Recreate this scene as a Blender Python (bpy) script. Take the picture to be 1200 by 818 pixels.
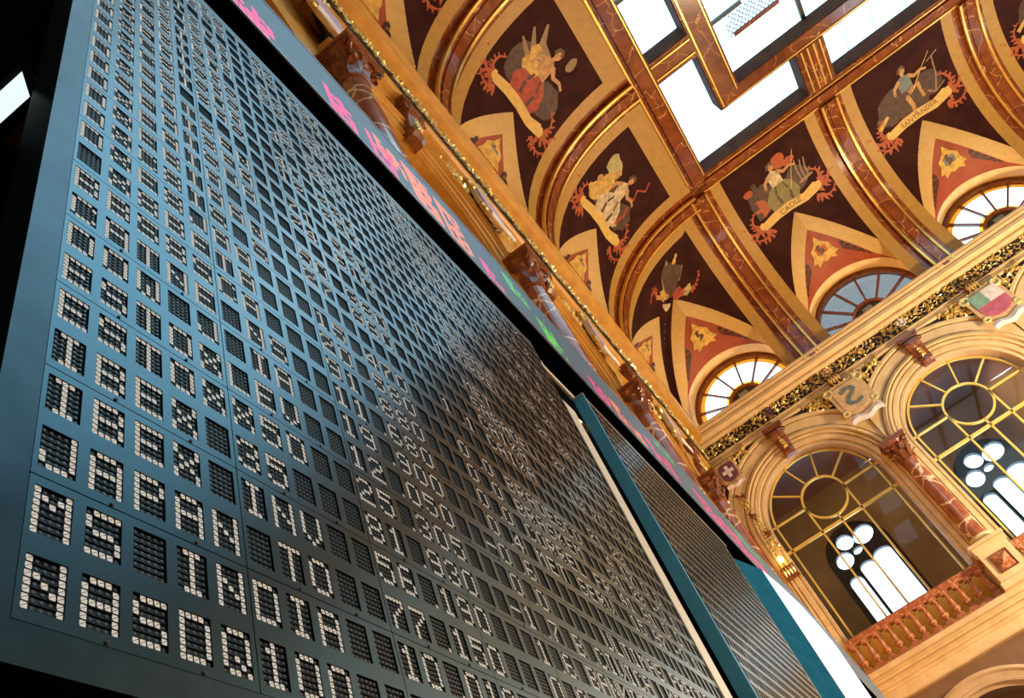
import bpy, math, random
import numpy as np
from mathutils import Matrix, Vector
random.seed(7)
for o in list(bpy.data.objects):
    bpy.data.objects.remove(o, do_unlink=True)
sc = bpy.context.scene
COL = sc.collection
EYE = 1.6                      # camera height above the floor; z below is measured from the eye, shifted at the end
# ------------------------------------------------------------------ camera
cam_d = bpy.data.cameras.new('camera'); cam = bpy.data.objects.new('camera', cam_d); COL.objects.link(cam)
cam_d.sensor_width = 36.0; cam_d.lens = 948.8 * 36.0 / 1200.0
cam_d.clip_start = 0.01; cam_d.clip_end = 300
RR = np.array([[0.79614362, 0.51255095, -0.32163156], [-0.58451318, 0.51392372, -0.62787479], [-0.15652373, 0.68787639, 0.70874988]])
cm = Matrix.Identity(4)
for i in range(3):
    cm[i][0] = RR[0][i]; cm[i][1] = -RR[1][i]; cm[i][2] = -RR[2][i]
cam.matrix_world = cm
sc.camera = cam
# ------------------------------------------------------------------ sky, exposure
w = bpy.data.worlds.new('overcast_sky'); sc.world = w; w.use_nodes = True
bg = w.node_tree.nodes['Background']
bg.inputs[0].default_value = (0.64, 0.88, 0.97, 1); bg.inputs[1].default_value = 5.2
sc.view_settings.view_transform = 'Standard'; sc.view_settings.look = 'None'
sc.view_settings.exposure = 0.0; sc.view_settings.gamma = 1.0; sc.view_settings.use_curve_mapping = False
sc.cycles.max_bounces = 6; sc.cycles.diffuse_bounces = 3; sc.cycles.glossy_bounces = 3; sc.cycles.transparent_max_bounces = 12
sc.cycles.sample_clamp_indirect = 6.0

XW, YW, B = -1.55, 22.6, 4.7          # left wall plane, back wall plane, bay width
XR, YN = XW + 5 * B, YW - 7 * B       # right wall and near wall planes
ZC = 18.92                            # underside of the ceiling beams

def area(name, loc, size, energy, color, rot):
    l = bpy.data.lights.new(name, 'AREA'); l.shape = 'RECTANGLE'; l.size, l.size_y = size; l.energy = energy; l.color = color
    o = bpy.data.objects.new(name, l); COL.objects.link(o); o.location = loc; o.rotation_euler = rot
    return o
WARM = (1.0, 0.50, 0.13)
# added warm lights above the cornice ledge, without fixtures, to brighten the vault
COVE_W = 19.0
for k in range(4):
    area('cornice_fill', (1.03 + B * k, YW - 0.42, 15.0), (3.0, 0.12), COVE_W, WARM, (math.radians(155), 0, 0))
for k in range(5):
    area('cornice_fill', (XW + 0.42, 20.25 - B * k, 15.0), (0.12, 3.0), COVE_W, WARM, (0, math.radians(-155), 0))
# added warm point lights, out of view on the right, to brighten the back wall
def point_fill(loc, energy, color, r=0.35):
    l = bpy.data.lights.new('warm_fill', 'POINT'); l.energy = energy; l.color = color; l.shadow_soft_size = r
    o = bpy.data.objects.new('warm_fill', l); COL.objects.link(o); o.location = loc
    return o
for (x, y, en) in ((10.0, 19.0, 6200), (15.0, 9.0, 800)):
    point_fill((x, y, 5.0), en, (1.0, 0.74, 0.46))
# unseen orange lights added above the LED ticker to warm the wall behind it
for k in range(4):
    area('ticker_fill', (-.66, 3.8 + B * k, 4.42), (0.05, 4.2), 95.0, (1.0, 0.36, 0.04), (0, math.radians(-160), 0))
# portals of the glazed roof
for (x0, x1, y0, y1) in ((5.9, 14.96, -2.0, 15.2), (3.95, 5.2, -4.0, 17.2)):
    p = area('skylight_portal', ((x0 + x1) / 2, (y0 + y1) / 2, 19.9), (x1 - x0, y1 - y0), 1, (1, 1, 1), (0, 0, 0))
    p.data.cycles.is_portal = True

# ------------------------------------------------------------------ materials
def newmat(name):
    m = bpy.data.materials.new(name); m.use_nodes = True
    nt = m.node_tree; return m, nt, nt.nodes['Principled BSDF']
def setp(b, col=None, rough=None, metal=None, spec=None, coat=None):
    if col is not None: b.inputs['Base Color'].default_value = (*col, 1)
    if rough is not None: b.inputs['Roughness'].default_value = rough
    if metal is not None: b.inputs['Metallic'].default_value = metal
    if spec is not None: b.inputs['Specular IOR Level'].default_value = spec
    if coat is not None: b.inputs['Coat Weight'].default_value = coat
def noisy(name, c1, c2, scale=6.0, rough=0.6, metal=0.0, bump=0.0, detail=6.0, lo=0.35, hi=0.65, spec=None, stretch=None):
    m, nt, b = newmat(name); setp(b, c1, rough, metal, spec)
    tc = nt.nodes.new('ShaderNodeTexCoord'); n = nt.nodes.new('ShaderNodeTexNoise'); r = nt.nodes.new('ShaderNodeValToRGB')
    n.inputs['Scale'].default_value = scale; n.inputs['Detail'].default_value = detail
    r.color_ramp.elements[0].position = lo; r.color_ramp.elements[0].color = (*c1, 1)
    r.color_ramp.elements[1].position = hi; r.color_ramp.elements[1].color = (*c2, 1)
    src = tc.outputs['Object']
    if stretch:
        mp = nt.nodes.new('ShaderNodeMapping'); mp.inputs['Scale'].default_value = stretch
        nt.links.new(src, mp.inputs['Vector']); src = mp.outputs['Vector']
    nt.links.new(src, n.inputs['Vector']); nt.links.new(n.outputs['Fac'], r.inputs['Fac']); nt.links.new(r.outputs['Color'], b.inputs['Base Color'])
    if bump:
        bp = nt.nodes.new('ShaderNodeBump'); bp.inputs['Strength'].default_value = bump; bp.inputs['Distance'].default_value = 0.02
        nt.links.new(n.outputs['Fac'], bp.inputs['Height']); nt.links.new(bp.outputs['Normal'], b.inputs['Normal'])
    return m
def marble(name, base, dark, vein, scale=1.3, rough=0.18, width=0.035):
    m, nt, b = newmat(name); setp(b, base, rough, 0, 0.6)
    tc = nt.nodes.new('ShaderNodeTexCoord')
    n1 = nt.nodes.new('ShaderNodeTexNoise'); n1.inputs['Scale'].default_value = scale * 3; n1.inputs['Detail'].default_value = 8
    r1 = nt.nodes.new('ShaderNodeValToRGB'); r1.color_ramp.elements[0].position = .3; r1.color_ramp.elements[0].color = (*dark, 1)
    r1.color_ramp.elements[1].position = .7; r1.color_ramp.elements[1].color = (*base, 1)
    v = nt.nodes.new('ShaderNodeTexVoronoi'); v.feature = 'DISTANCE_TO_EDGE'; v.inputs['Scale'].default_value = scale
    mx = nt.nodes.new('ShaderNodeMixRGB'); mx.blend_type = 'ADD'; mx.inputs[0].default_value = 0.35
    nt.links.new(tc.outputs['Object'], n1.inputs['Vector']); nt.links.new(n1.outputs['Fac'], r1.inputs['Fac'])
    nt.links.new(tc.outputs['Object'], mx.inputs[1]); nt.links.new(n1.outputs['Color'], mx.inputs[2]); nt.links.new(mx.outputs[0], v.inputs['Vector'])
    r2 = nt.nodes.new('ShaderNodeValToRGB'); r2.color_ramp.elements[0].position = 0.0; r2.color_ramp.elements[0].color = (1, 1, 1, 1)
    r2.color_ramp.elements[1].position = width; r2.color_ramp.elements[1].color = (0, 0, 0, 1)
    nt.links.new(v.outputs['Distance'], r2.inputs['Fac'])
    m2 = nt.nodes.new('ShaderNodeMixRGB'); m2.inputs[2].default_value = (*vein, 1)
    nt.links.new(r2.outputs['Color'], m2.inputs[0]); nt.links.new(r1.outputs['Color'], m2.inputs[1]); nt.links.new(m2.outputs[0], b.inputs['Base Color'])
    return m
def glassy(name, tint, refl=0.06, rough=0.02, dim=1.0):
    m = bpy.data.materials.new(name); m.use_nodes = True; nt = m.node_tree; nt.nodes.clear()
    out = nt.nodes.new('ShaderNodeOutputMaterial'); t = nt.nodes.new('ShaderNodeBsdfTransparent'); g = nt.nodes.new('ShaderNodeBsdfGlossy')
    n = nt.nodes.new('ShaderNodeTexNoise'); n.inputs['Scale'].default_value = 0.9
    mc = nt.nodes.new('ShaderNodeMixRGB'); mc.inputs[1].default_value = (*[c * dim for c in tint], 1); mc.inputs[2].default_value = (*[c * dim * .93 for c in tint], 1)
    nt.links.new(n.outputs['Fac'], mc.inputs[0]); nt.links.new(mc.outputs[0], t.inputs['Color'])
    g.inputs['Roughness'].default_value = rough
    mx = nt.nodes.new('ShaderNodeMixShader'); lw = nt.nodes.new('ShaderNodeFresnel'); lw.inputs['IOR'].default_value = 1.45
    ml = nt.nodes.new('ShaderNodeMath'); ml.operation = 'MULTIPLY'; ml.inputs[1].default_value = refl / 0.06
    nt.links.new(lw.outputs[0], ml.inputs[0]); nt.links.new(ml.outputs[0], mx.inputs[0])
    nt.links.new(t.outputs[0], mx.inputs[1]); nt.links.new(g.outputs[0], mx.inputs[2]); nt.links.new(mx.outputs[0], out.inputs[0])
    return m
def glow(name, col, strength, scale=40.0):
    m, nt, b = newmat(name); setp(b, (0.02, 0.02, 0.02), 0.4)
    n = nt.nodes.new('ShaderNodeTexNoise'); n.inputs['Scale'].default_value = scale
    mc = nt.nodes.new('ShaderNodeMixRGB'); mc.inputs[1].default_value = (*col, 1); mc.inputs[2].default_value = (*[c * .8 for c in col], 1)
    nt.links.new(n.outputs['Fac'], mc.inputs[0]); nt.links.new(mc.outputs[0], b.inputs['Emission Color']); b.inputs['Emission Strength'].default_value = strength
    return m

M = {}
M['cream'] = noisy('cream_stone', (0.64, 0.47, 0.24), (0.76, 0.59, 0.33), 3.0, 0.5, bump=0.05)
M['lamplit'] = noisy('cream_stone_lamplit', (0.52, 0.27, 0.045), (0.64, 0.36, 0.075), 3.0, 0.42, bump=0.05)  # cream stone recoloured to hold the warm lamplight of the side wall
M['wall'] = noisy('tan_plaster', (0.48, 0.34, 0.19), (0.60, 0.44, 0.26), 1.6, 0.6, bump=0.05)
M['lowwall'] = noisy('brown_plaster_shaded', (0.16, 0.090, 0.048), (0.21, 0.125, 0.070), 1.6, 0.6)  # brown darkened to carry the shade over the lower storey
M['ochre'] = marble('ochre_band', (0.44, 0.255, 0.045), (0.38, 0.215, 0.036), (0.26, 0.14, 0.028), 2.2, 0.55, 0.012)
M['panel'] = noisy('maroon_painted_plaster', (0.022, 0.0045, 0.0035), (0.050, 0.012, 0.008), 2.2, 0.7, detail=9, lo=.3, hi=.75, spec=0.12)
M['red'] = noisy('vermilion_painted_plaster', (0.24, 0.038, 0.010), (0.29, 0.052, 0.014), 3.0, 0.6)
M['rib'] = marble('red_marble', (0.27, 0.070, 0.015), (0.13, 0.030, 0.008), (0.75, 0.45, 0.17), 1.1, 0.16, 0.009)
M['beam'] = marble('brown_marble', (0.21, 0.058, 0.014), (0.10, 0.026, 0.007), (0.60, 0.33, 0.12), 1.0, 0.16, 0.009)
M['kerb'] = noisy('dark_stained_timber', (0.055, 0.018, 0.008), (0.085, 0.030, 0.012), 3.0, 0.75, spec=0.08)
M['lunochre'] = marble('pale_ochre_band', (0.55, 0.375, 0.13), (0.50, 0.335, 0.11), (0.34, 0.21, 0.065), 2.2, 0.55, 0.010)
M['gold'] = noisy('gilding', (0.85, 0.50, 0.10), (0.95, 0.62, 0.18), 5.0, 0.28, 0.85)
M['brass'] = noisy('yellow_brass_paint', (0.80, 0.55, 0.10), (0.88, 0.64, 0.16), 5.0, 0.35, 0.35)
M['dgold'] = noisy('old_gold_leaf', (0.55, 0.40, 0.12), (0.85, 0.70, 0.30), 14.0, 0.3, 0.45)
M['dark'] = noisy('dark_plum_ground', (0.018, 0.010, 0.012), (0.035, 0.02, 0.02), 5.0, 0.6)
M['wood'] = noisy('carved_dark_wood', (0.13, 0.036, 0.014), (0.24, 0.075, 0.026), 9.0, 0.28, bump=0.2, spec=0.6)
M['bal'] = marble('rosy_marble', (0.44, 0.165, 0.075), (0.29, 0.09, 0.045), (0.68, 0.40, 0.22), 2.5, 0.2, 0.03)
M['shaft'] = marble('veined_red_marble', (0.36, 0.13, 0.075), (0.20, 0.06, 0.035), (0.85, 0.66, 0.42), 1.5, 0.14, 0.05)
M['lead'] = noisy('dark_lead', (0.02, 0.013, 0.012), (0.04, 0.025, 0.02), 8.0, 0.5)
M['glass'] = glassy('clear_glass', (0.86, 0.84, 0.88), 0.035)
M['roofglass'] = glassy('pale_roof_glass', (0.80, 0.93, 1.0), 0.03)
M['greyglass'] = glassy('smoky_glass', (0.085, 0.080, 0.082), 0.06)
M['amber'] = glassy('amber_glass', (0.34, 0.095, 0.006), 0.05)
M['yglass'] = glassy('yellow_glass', (0.34, 0.21, 0.02), 0.05)
M['gallery'] = noisy('olive_brown_wall', (0.22, 0.13, 0.055), (0.30, 0.19, 0.08), 0.8, 0.7)
M['galceil'] = noisy('rosewood_ceiling', (0.17, 0.075, 0.06), (0.23, 0.105, 0.08), 0.8, 0.5)
M['galyel'] = noisy('yellow_parapet', (0.85, 0.50, 0.06), (0.90, 0.58, 0.10), 3.0, 0.5)
M['floor'] = noisy('brown_parquet', (0.20, 0.10, 0.045), (0.30, 0.16, 0.07), 3.0, 0.3, stretch=(1, 8, 1))
M['plate'] = noisy('slate_grey_metal', (0.043, 0.084, 0.102), (0.052, 0.095, 0.113), 4.0, 0.29, 0.95, spec=0.6)
M['frame'] = noisy('blue_grey_metal_frame', (0.013, 0.030, 0.040), (0.030, 0.055, 0.068), 9.0, 0.36, 0.9, spec=0.6)
M['cell'] = noisy('black_flap_ground', (0.003, 0.003, 0.005), (0.006, 0.006, 0.008), 30.0, 0.7, spec=0.08)
M['slat'] = noisy('dark_flap_slat', (0.006, 0.012, 0.014), (0.010, 0.017, 0.020), 60.0, 0.55, 0.0, spec=0.18)
M['disc'] = noisy('dull_disc', (0.03, 0.045, 0.05), (0.05, 0.07, 0.075), 60.0, 0.4)
M['lit'] = noisy('cream_disc', (0.92, 0.94, 0.94), (0.96, 0.97, 0.97), 60.0, 0.5)
M['black'] = noisy('black_paint', (0.004, 0.004, 0.005), (0.008, 0.008, 0.009), 6.0, 0.9, spec=0.0)
M['tick'] = noisy('grey_led_mask', (0.07, 0.16, 0.27), (0.09, 0.19, 0.31), 30.0, 0.45, 0.0, spec=0.3)
M['steel'] = noisy('pale_steel_edge', (0.55, 0.62, 0.68), (0.65, 0.72, 0.78), 10.0, 0.3, 0.7)
M['blue'] = noisy('teal_blue_paint', (0.10, 0.48, 0.78), (0.13, 0.54, 0.84), 5.0, 0.6, 0.0, spec=0.2)
M['deepteal'] = noisy('deep_teal_paint', (0.020, 0.17, 0.29), (0.032, 0.21, 0.34), 9.0, 0.95, 0.0, spec=0.0)
M['ivory'] = noisy('ivory_paint', (0.80, 0.72, 0.58), (0.86, 0.78, 0.64), 8.0, 0.5)
M['copper'] = noisy('copper_pipe', (0.45, 0.17, 0.06), (0.55, 0.22, 0.08), 8.0, 0.3, 0.8)
M['pink_led'] = glow('pink_led', (1.0, 0.03, 0.22), 1.3)
M['orange_led'] = glow('orange_led', (1.0, 0.22, 0.12), 1.3)
M['green_led'] = glow('green_led', (0.12, 0.75, 0.12), 1.0)
M['screen'] = glow('white_screen', (0.86, 0.93, 1.0), 1.7, 3.0)
M['lampface'] = glow('lamp_glass', (0.80, 1.0, 0.98), 1.2, 6.0)
M['sconce'] = glow('sconce_bulb', (1.0, 0.72, 0.15), 12.0)
def paint(name, c, k=0.75, scale=7.0):
    M[name] = noisy(name.replace(' ', '_') + '_paint', tuple(v * k for v in c), c, scale, 0.6, detail=8)
paint('flesh', (0.55, 0.30, 0.10), .6); paint('yellow drape', (0.66, 0.42, 0.08), .6); paint('red drape', (0.42, 0.055, 0.014), .55)
paint('green drape', (0.22, 0.19, 0.05)); paint('scroll', (0.70, 0.47, 0.12), 0.8); paint('foliage', (0.42, 0.085, 0.016))
paint('shadow', (0.085, 0.036, 0.014), .5); paint('hair', (0.12, 0.045, 0.02)); paint('wing', (0.30, 0.19, 0.09)); paint('ink', (0.10, 0.045, 0.015))
paint('white drape', (0.66, 0.54, 0.32), .55); paint('pale green', (0.45, 0.42, 0.16)); paint('black scroll', (0.035, 0.014, 0.012))
paint('lilac', (0.55, 0.45, 0.60)); paint('pink field', (0.55, 0.14, 0.22)); paint('green field', (0.25, 0.45, 0.36)); paint('white field', (0.85, 0.80, 0.80)); paint('plum field', (0.16, 0.06, 0.12))
paint('slate', (0.16, 0.20, 0.20)); paint('cartouche', (0.70, 0.50, 0.26))

# ------------------------------------------------------------------ mesh helpers
class MB:
    def __init__(s): s.v = []; s.f = []; s.m = []
    def add(s, verts, faces, mat=0):
        k = len(s.v); s.v.extend([tuple(p) for p in verts])
        for f in faces: s.f.append(tuple(i + k for i in f)); s.m.append(mat)
    def box(s, x0, x1, y0, y1, z0, z1, mat=0):
        s.add([(x0, y0, z0), (x1, y0, z0), (x1, y1, z0), (x0, y1, z0), (x0, y0, z1), (x1, y0, z1), (x1, y1, z1), (x0, y1, z1)],
              [(0, 3, 2, 1), (4, 5, 6, 7), (0, 1, 5, 4), (1, 2, 6, 5), (2, 3, 7, 6), (3, 0, 4, 7)], mat)
    def grid(s, rows, mat=0, close=False):      # rows: list of equal-length point lists
        n = len(rows[0]); vs = [p for r in rows for p in r]; fs = []
        for i in range(len(rows) - 1):
            for j in range(n - 1 + (1 if close else 0)):
                a = i * n + j; b = i * n + (j + 1) % n; fs.append((a, b, b + n, a + n))
        s.add(vs, fs, mat)
    def lathe(s, prof, seg=16, c=(0, 0), mat=0, cap=True, square=0):
        rows = []
        for (r, z) in prof:
            rows.append([(c[0] + r * math.cos(2 * math.pi * j / seg), c[1] + r * math.sin(2 * math.pi * j / seg), z) for j in range(seg)])
        s.grid(rows, mat, True)
        if cap:
            s.add(rows[0], [tuple(range(seg))[::-1]], mat); s.add(rows[-1], [tuple(range(seg))], mat)
    def tube(s, pts, r, seg=6, mat=0, closed=False):
        P = [Vector(p) for p in pts]; rows = []; n = len(P)
        for i, p in enumerate(P):
            t = (P[(i + 1) % n] - P[i - 1]) if closed else (P[min(i + 1, n - 1)] - P[max(i - 1, 0)])
            t.normalize(); a = Vector((0, 1, 0)) if abs(t.y) < .9 else Vector((1, 0, 0))
            u = t.cross(a).normalized(); v = t.cross(u)
            rows.append([tuple(p + u * r * math.cos(2 * math.pi * j / seg) + v * r * math.sin(2 * math.pi * j / seg)) for j in range(seg)])
        if closed: rows.append(rows[0])
        s.grid(rows, mat, True)
        if not closed:
            s.add(rows[0], [tuple(range(seg))], mat); s.add(rows[-1], [tuple(range(seg))[::-1]], mat)
    def bar(s, pts, w, y0, y1, mat=0, closed=False):   # flat bar in the xz plane, width w, depth y0..y1
        P = [Vector((p[0], p[1])) for p in pts]; n = len(P); rows = []
        for i, p in enumerate(P):
            t = (P[(i + 1) % n] - P[i - 1]) if closed else (P[min(i + 1, n - 1)] - P[max(i - 1, 0)])
            t.normalize(); q = Vector((-t.y, t.x)) * w / 2
            a, b = p + q, p - q
            rows.append([(a.x, y0, a.y), (b.x, y0, b.y), (b.x, y1, b.y), (a.x, y1, a.y)])
        if closed: rows.append(rows[0])
        s.grid(rows, mat, True)
        if not closed: s.add(rows[0], [(3, 2, 1, 0)], mat); s.add(rows[-1], [(0, 1, 2, 3)], mat)
    def prism(s, poly, y0, y1, mat=0):          # polygon in xz extruded in y
        n = len(poly)
        s.add([(x, y0, z) for x, z in poly] + [(x, y1, z) for x, z in poly],
              [tuple(range(n)), tuple(range(n, 2 * n))[::-1]] + [(i, i + n, (i + 1) % n + n, (i + 1) % n) for i in range(n)], mat)
    def mesh(s, name, mats, smooth=False):
        me = bpy.data.meshes.new(name); me.from_pydata(s.v, [], s.f)
        for m in (mats if isinstance(mats, (list, tuple)) else [mats]): me.materials.append(M[m] if isinstance(m, str) else m)
        me.polygons.foreach_set('material_index', s.m)
        if smooth: me.polygons.foreach_set('use_smooth', [True] * len(s.f))
        me.update(); me.validate(clean_customdata=False)
        return me
    def build(s, name, mats, parent=None, loc=None, rz=0.0, smooth=False):
        return inst(name, s.mesh(name, mats, smooth), parent, loc, rz)
def fixn(me):
    import bmesh
    bm = bmesh.new(); bm.from_mesh(me); bmesh.ops.recalc_face_normals(bm, faces=bm.faces); bm.to_mesh(me); bm.free(); return me
def inst(name, me, parent=None, loc=None, rz=0.0):
    o = bpy.data.objects.new(name, me); COL.objects.link(o); o.parent = parent
    if loc is not None: o.location = loc
    o.rotation_euler.z = rz
    return o
def empty(name, loc=(0, 0, 0), rz=0.0):
    o = bpy.data.objects.new(name, None); COL.objects.link(o); o.location = loc; o.rotation_euler.z = rz; o.empty_display_size = .1
    return o
def tag(o, label=None, cat=None, group=None, kind=None):
    for k, v in (('label', label), ('category', cat), ('group', group), ('kind', kind)):
        if v: o[k] = v
    return o
LEFT = math.pi / 2
SIDES = {'back': ((0, YW, 0), 0.0), 'left': ((XW, 0, 0), LEFT)}
def on_wall(side, u, z=0.0):     # (location, rotation) of a point at u along that wall, on its plane
    return ((u, YW, z), 0.0) if side == 'back' else ((XW, u, z), LEFT)
BACK_U = [1.03 + B * k for k in range(4)]
LEFT_U = [20.25 - B * k for k in range(5)]
WALL_U = [20.90 - B * k for k in range(4)]       # arches of the side wall stand a little forward of the vault bays
LINES = [18.55 - B * k for k in range(4)]
BAY = ['in the corner bay', 'below the white-draped painted group', 'below the red-skirted painted figure', 'below the painted foliage bay']
LINE = ['between the corner bay and the white-draped group', 'between the white-draped group and the red-skirted figure', 'between the red-skirted figure and the foliage bay', 'past the painted foliage bay']

# ------------------------------------------------------------------ profile of the vaulted cove (n = distance from wall)
NT, NA, ZS, ZA, PP = 4.85, 4.45, 14.6, 4.32, 2.2
def cove(ph):
    return NT - NA * max(math.cos(ph), 0) ** (2 / PP), ZS + ZA * max(math.sin(ph), 0) ** (2 / PP)
PH = np.linspace(0, math.pi / 2, 241); CN = np.array([cove(p) for p in PH])
SARC = np.concatenate([[0], np.cumsum(np.hypot(*np.diff(CN, axis=0).T))])
def cove_s(sv, off=0.0):         # point on the cove by arc length, moved off metres into the room
    n = float(np.interp(sv, SARC, CN[:, 0])); z = float(np.interp(sv, SARC, CN[:, 1]))
    n1 = float(np.interp(sv + .02, SARC, CN[:, 0])) - float(np.interp(sv - .02, SARC, CN[:, 0])); z1 = float(np.interp(sv + .02, SARC, CN[:, 1])) - float(np.interp(sv - .02, SARC, CN[:, 1]))
    L = math.hypot(n1, z1) or 1
    return n + off * z1 / L, z - off * n1 / L
STOP = float(SARC[-1])
SAPS = {'back': float(np.interp(1.0, PH, SARC)), 'left': float(np.interp(0.87, PH, SARC))}       # arc length of the lunette apex
W0 = 2.02
def lun_w(sv, SAP):
    return 0.0 if sv >= SAP else W0 * (1 - (sv / SAP) ** 1.9)

# ------------------------------------------------------------------ setting: floor, walls, ceiling
mb = MB(); mb.add([(XW, YN, -EYE), (XR, YN, -EYE), (XR, YW, -EYE), (XW, YW, -EYE)], [(0, 1, 2, 3)])
tag(mb.build('floor', 'floor'), kind='structure')

RIN, ZARC, ZBAL, RLUN, ZLUN = 1.80, 10.68, 6.05, 1.75, 15.1
def arch_ring(mb, cx, zc, r, hw, ztop, y, n=28, mat=0):     # plate between an arc and the rectangle above it
    a, b = [], []
    for i in range(n + 1):
        th = math.pi * i / n; c, s = math.cos(th), math.sin(th)
        a.append((cx + r * c, y, zc + r * s))
        k = min(hw / abs(c) if abs(c) > 1e-6 else 1e9, (ztop - zc) / s if s > 1e-6 else 1e9)
        b.append((cx + k * c, y, zc + k * s))
    mb.grid([a, b], mat)
def reveal(mb, cx, zc, r, zb, y0, y1, n=28, mat=0):
    pts = [(cx + r, zb)] + [(cx + r * math.cos(math.pi * i / n), zc + r * math.sin(math.pi * i / n)) for i in range(n + 1)] + [(cx - r, zb)]
    mb.grid([[(x, y0, z) for x, z in pts], [(x, y1, z) for x, z in pts]], mat)
def wall_bay(mb, c):
    hw = B / 2
    # lower storey with its arch
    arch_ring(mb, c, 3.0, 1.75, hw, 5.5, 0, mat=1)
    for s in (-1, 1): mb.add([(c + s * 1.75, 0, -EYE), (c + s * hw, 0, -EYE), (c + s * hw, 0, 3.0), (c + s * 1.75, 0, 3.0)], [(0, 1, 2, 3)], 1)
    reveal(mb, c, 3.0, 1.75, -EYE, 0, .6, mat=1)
    # main storey
    arch_ring(mb, c, ZARC, RIN, hw, 14.3, 0)
    for s in (-1, 1): mb.add([(c + s * RIN, 0, 5.5), (c + s * hw, 0, 5.5), (c + s * hw, 0, ZARC), (c + s * RIN, 0, ZARC)], [(0, 1, 2, 3)])
    mb.add([(c - RIN, 0, 5.5), (c + RIN, 0, 5.5), (c + RIN, 0, ZBAL), (c - RIN, 0, ZBAL)], [(0, 1, 2, 3)])
    reveal(mb, c, ZARC, RIN, ZBAL, 0, .45)
    # lunette storey
    arch_ring(mb, c, ZLUN, RLUN, hw, 19.0, .2)
    mb.add([(c - hw, .2, 14.3), (c + hw, .2, 14.3), (c + hw, .2, ZLUN), (c - hw, .2, ZLUN)], [(0, 1, 2, 3)])
    reveal(mb, c, ZLUN, RLUN, ZLUN, .2, .45)
WALLS = {}
for side, us in (('back', BACK_U + [1.03 + 4 * B]), ('left', LEFT_U + [20.25 - 5 * B, 20.25 - 6 * B])):
    mb = MB()
    if side == 'left': us = [20.9 - B * k for k in range(1, 7)]
    for u in us: wall_bay(mb, u)
    if side == 'left': mb.add([(18.55, 0, -EYE), (YW, 0, -EYE), (YW, 0, 19), (18.55, 0, 19)], [(0, 1, 2, 3)])
    loc, rz = SIDES[side]
    WALLS[side] = tag(mb.build('wall_' + side, ['wall' if side == 'back' else 'lamplit', 'lowwall'], None, loc, rz), kind='structure')
# walls behind lower arches and behind the windows of the side wall, right and near walls
mb = MB(); mb.add([(XR, YN, -EYE), (XR, YW, -EYE), (XR, YW, 19.5), (XR, YN, 19.5)], [(0, 1, 2, 3)]); tag(mb.build('wall_right', 'wall'), kind='structure')
mb = MB(); mb.add([(XW, YN, -EYE), (XR, YN, -EYE), (XR, YN, 19.5), (XW, YN, 19.5)], [(0, 1, 2, 3)]); tag(mb.build('wall_near', 'wall'), kind='structure')
mb = MB(); mb.add([(XW - .62, YN, -EYE), (XW - .62, YW, -EYE), (XW - .62, YW, 13.9), (XW - .62, YN, 13.9)], [(0, 1, 2, 3)])
tag(mb.build('wall_side_gallery', 'gallery'), kind='structure')
mb = MB(); mb.add([(XW, YW + .6, -EYE), (XR, YW + .6, -EYE), (XR, YW + .6, 5.3), (XW, YW + .6, 5.3)], [(0, 1, 2, 3)])
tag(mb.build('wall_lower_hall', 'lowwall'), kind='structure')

# ceiling: plain coves of the two sides behind the viewer are the parent; everything seen is a part of it
mb = MB()
K = 14
prof = [cove(math.pi / 2 * i / K) for i in range(K + 1)]
mb.grid([[(XR - n, YN + n, z), (XR - n, YW - n, z)] for n, z in prof])
mb.grid([[(XW + n, YN + n, z), (XR - n, YN + n, z)] for n, z in prof])
mb.grid([[(XW + n, YN + n, z), (XW + n, LEFT_U[-1] - B / 2, z)] for n, z in prof])
mb.grid([[(max(BACK_U[-1] + B / 2, XW), YW - n, z), (XR - n, YW - n, z)] for n, z in prof])
ceiling = tag(mb.build('ceiling', 'panel', smooth=True), kind='structure')

def cove_bay(cut, SAP, edge=B / 2):            # painted plaster around the lunette; cut=-1/+1: mitred at the room corner on that side
    mb = MB(); hw = B / 2; NJ = 8
    svs = sorted(set(list(np.linspace(0, SAP, 22)) + list(np.linspace(SAP, STOP, 16))))
    for s in (-1, 1):
        rows = []
        for sv in svs:
            n, z = cove_s(sv); wi = lun_w(sv, SAP)
            e = edge - n if cut == s else hw
            rows.append([(s * (wi + (max(e, wi - 3) - wi) * j / NJ) if not (cut == s and e < wi) else s * e, -n, z) for j in range(NJ + 1)])
        mb.grid(rows)
    return mb.mesh('painted_panel', 'panel', True)
def lunette(SAP):                  # soffit between the pointed edge on the cove and the window arc: ochre, red and cream bands
    out = {'y': MB(), 'r': MB(), 'c': MB(), 'l': MB()}
    N = 24
    for s in (-1, 1):
        R = {'y': [], 'r': [], 'c': [], 'l': []}
        for i in range(N + 1):
            p = i / N; sv = SAP * p; n, z = cove_s(sv); a = Vector((s * lun_w(sv, SAP), -n, z))
            th = math.pi / 2 * p; b = Vector((s * (RLUN + .02) * math.cos(th), .18, ZLUN + (RLUN + .02) * math.sin(th)))
            L = (b - a).length; fy = min(.60 / L, .48); fc = max(1 - .46 / L, .52)
            bulge = Vector((0, .0, -.26)) * p
            def P(t): return tuple(a.lerp(b, t) + bulge * 4 * t * (1 - t))
            e = .035 / L
            R['y'].append([P(fy * k / 3) for k in range(4)]); R['c'].append([P(fc + (1 - fc) * k / 3) for k in range(4)])
            if fc - fy > 0.03:
                R['r'].append([P(fy + (fc - fy) * k / 4) for k in range(5)])
            R['l'].append([P(fy - e), P(fy + e)])
        for k in R:
            if len(R[k]) > 1: out[k].grid(R[k])
    for s in (-1, 1):
        pass
    return {'ochre_band': out['y'].mesh('ochre_band', 'lunochre', True), 'red_field': out['r'].mesh('red_field', 'red', True),
            'cream_band': out['c'].mesh('cream_band', 'cream', True)}
LUN = {k: lunette(v) for k, v in SAPS.items()}
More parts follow.
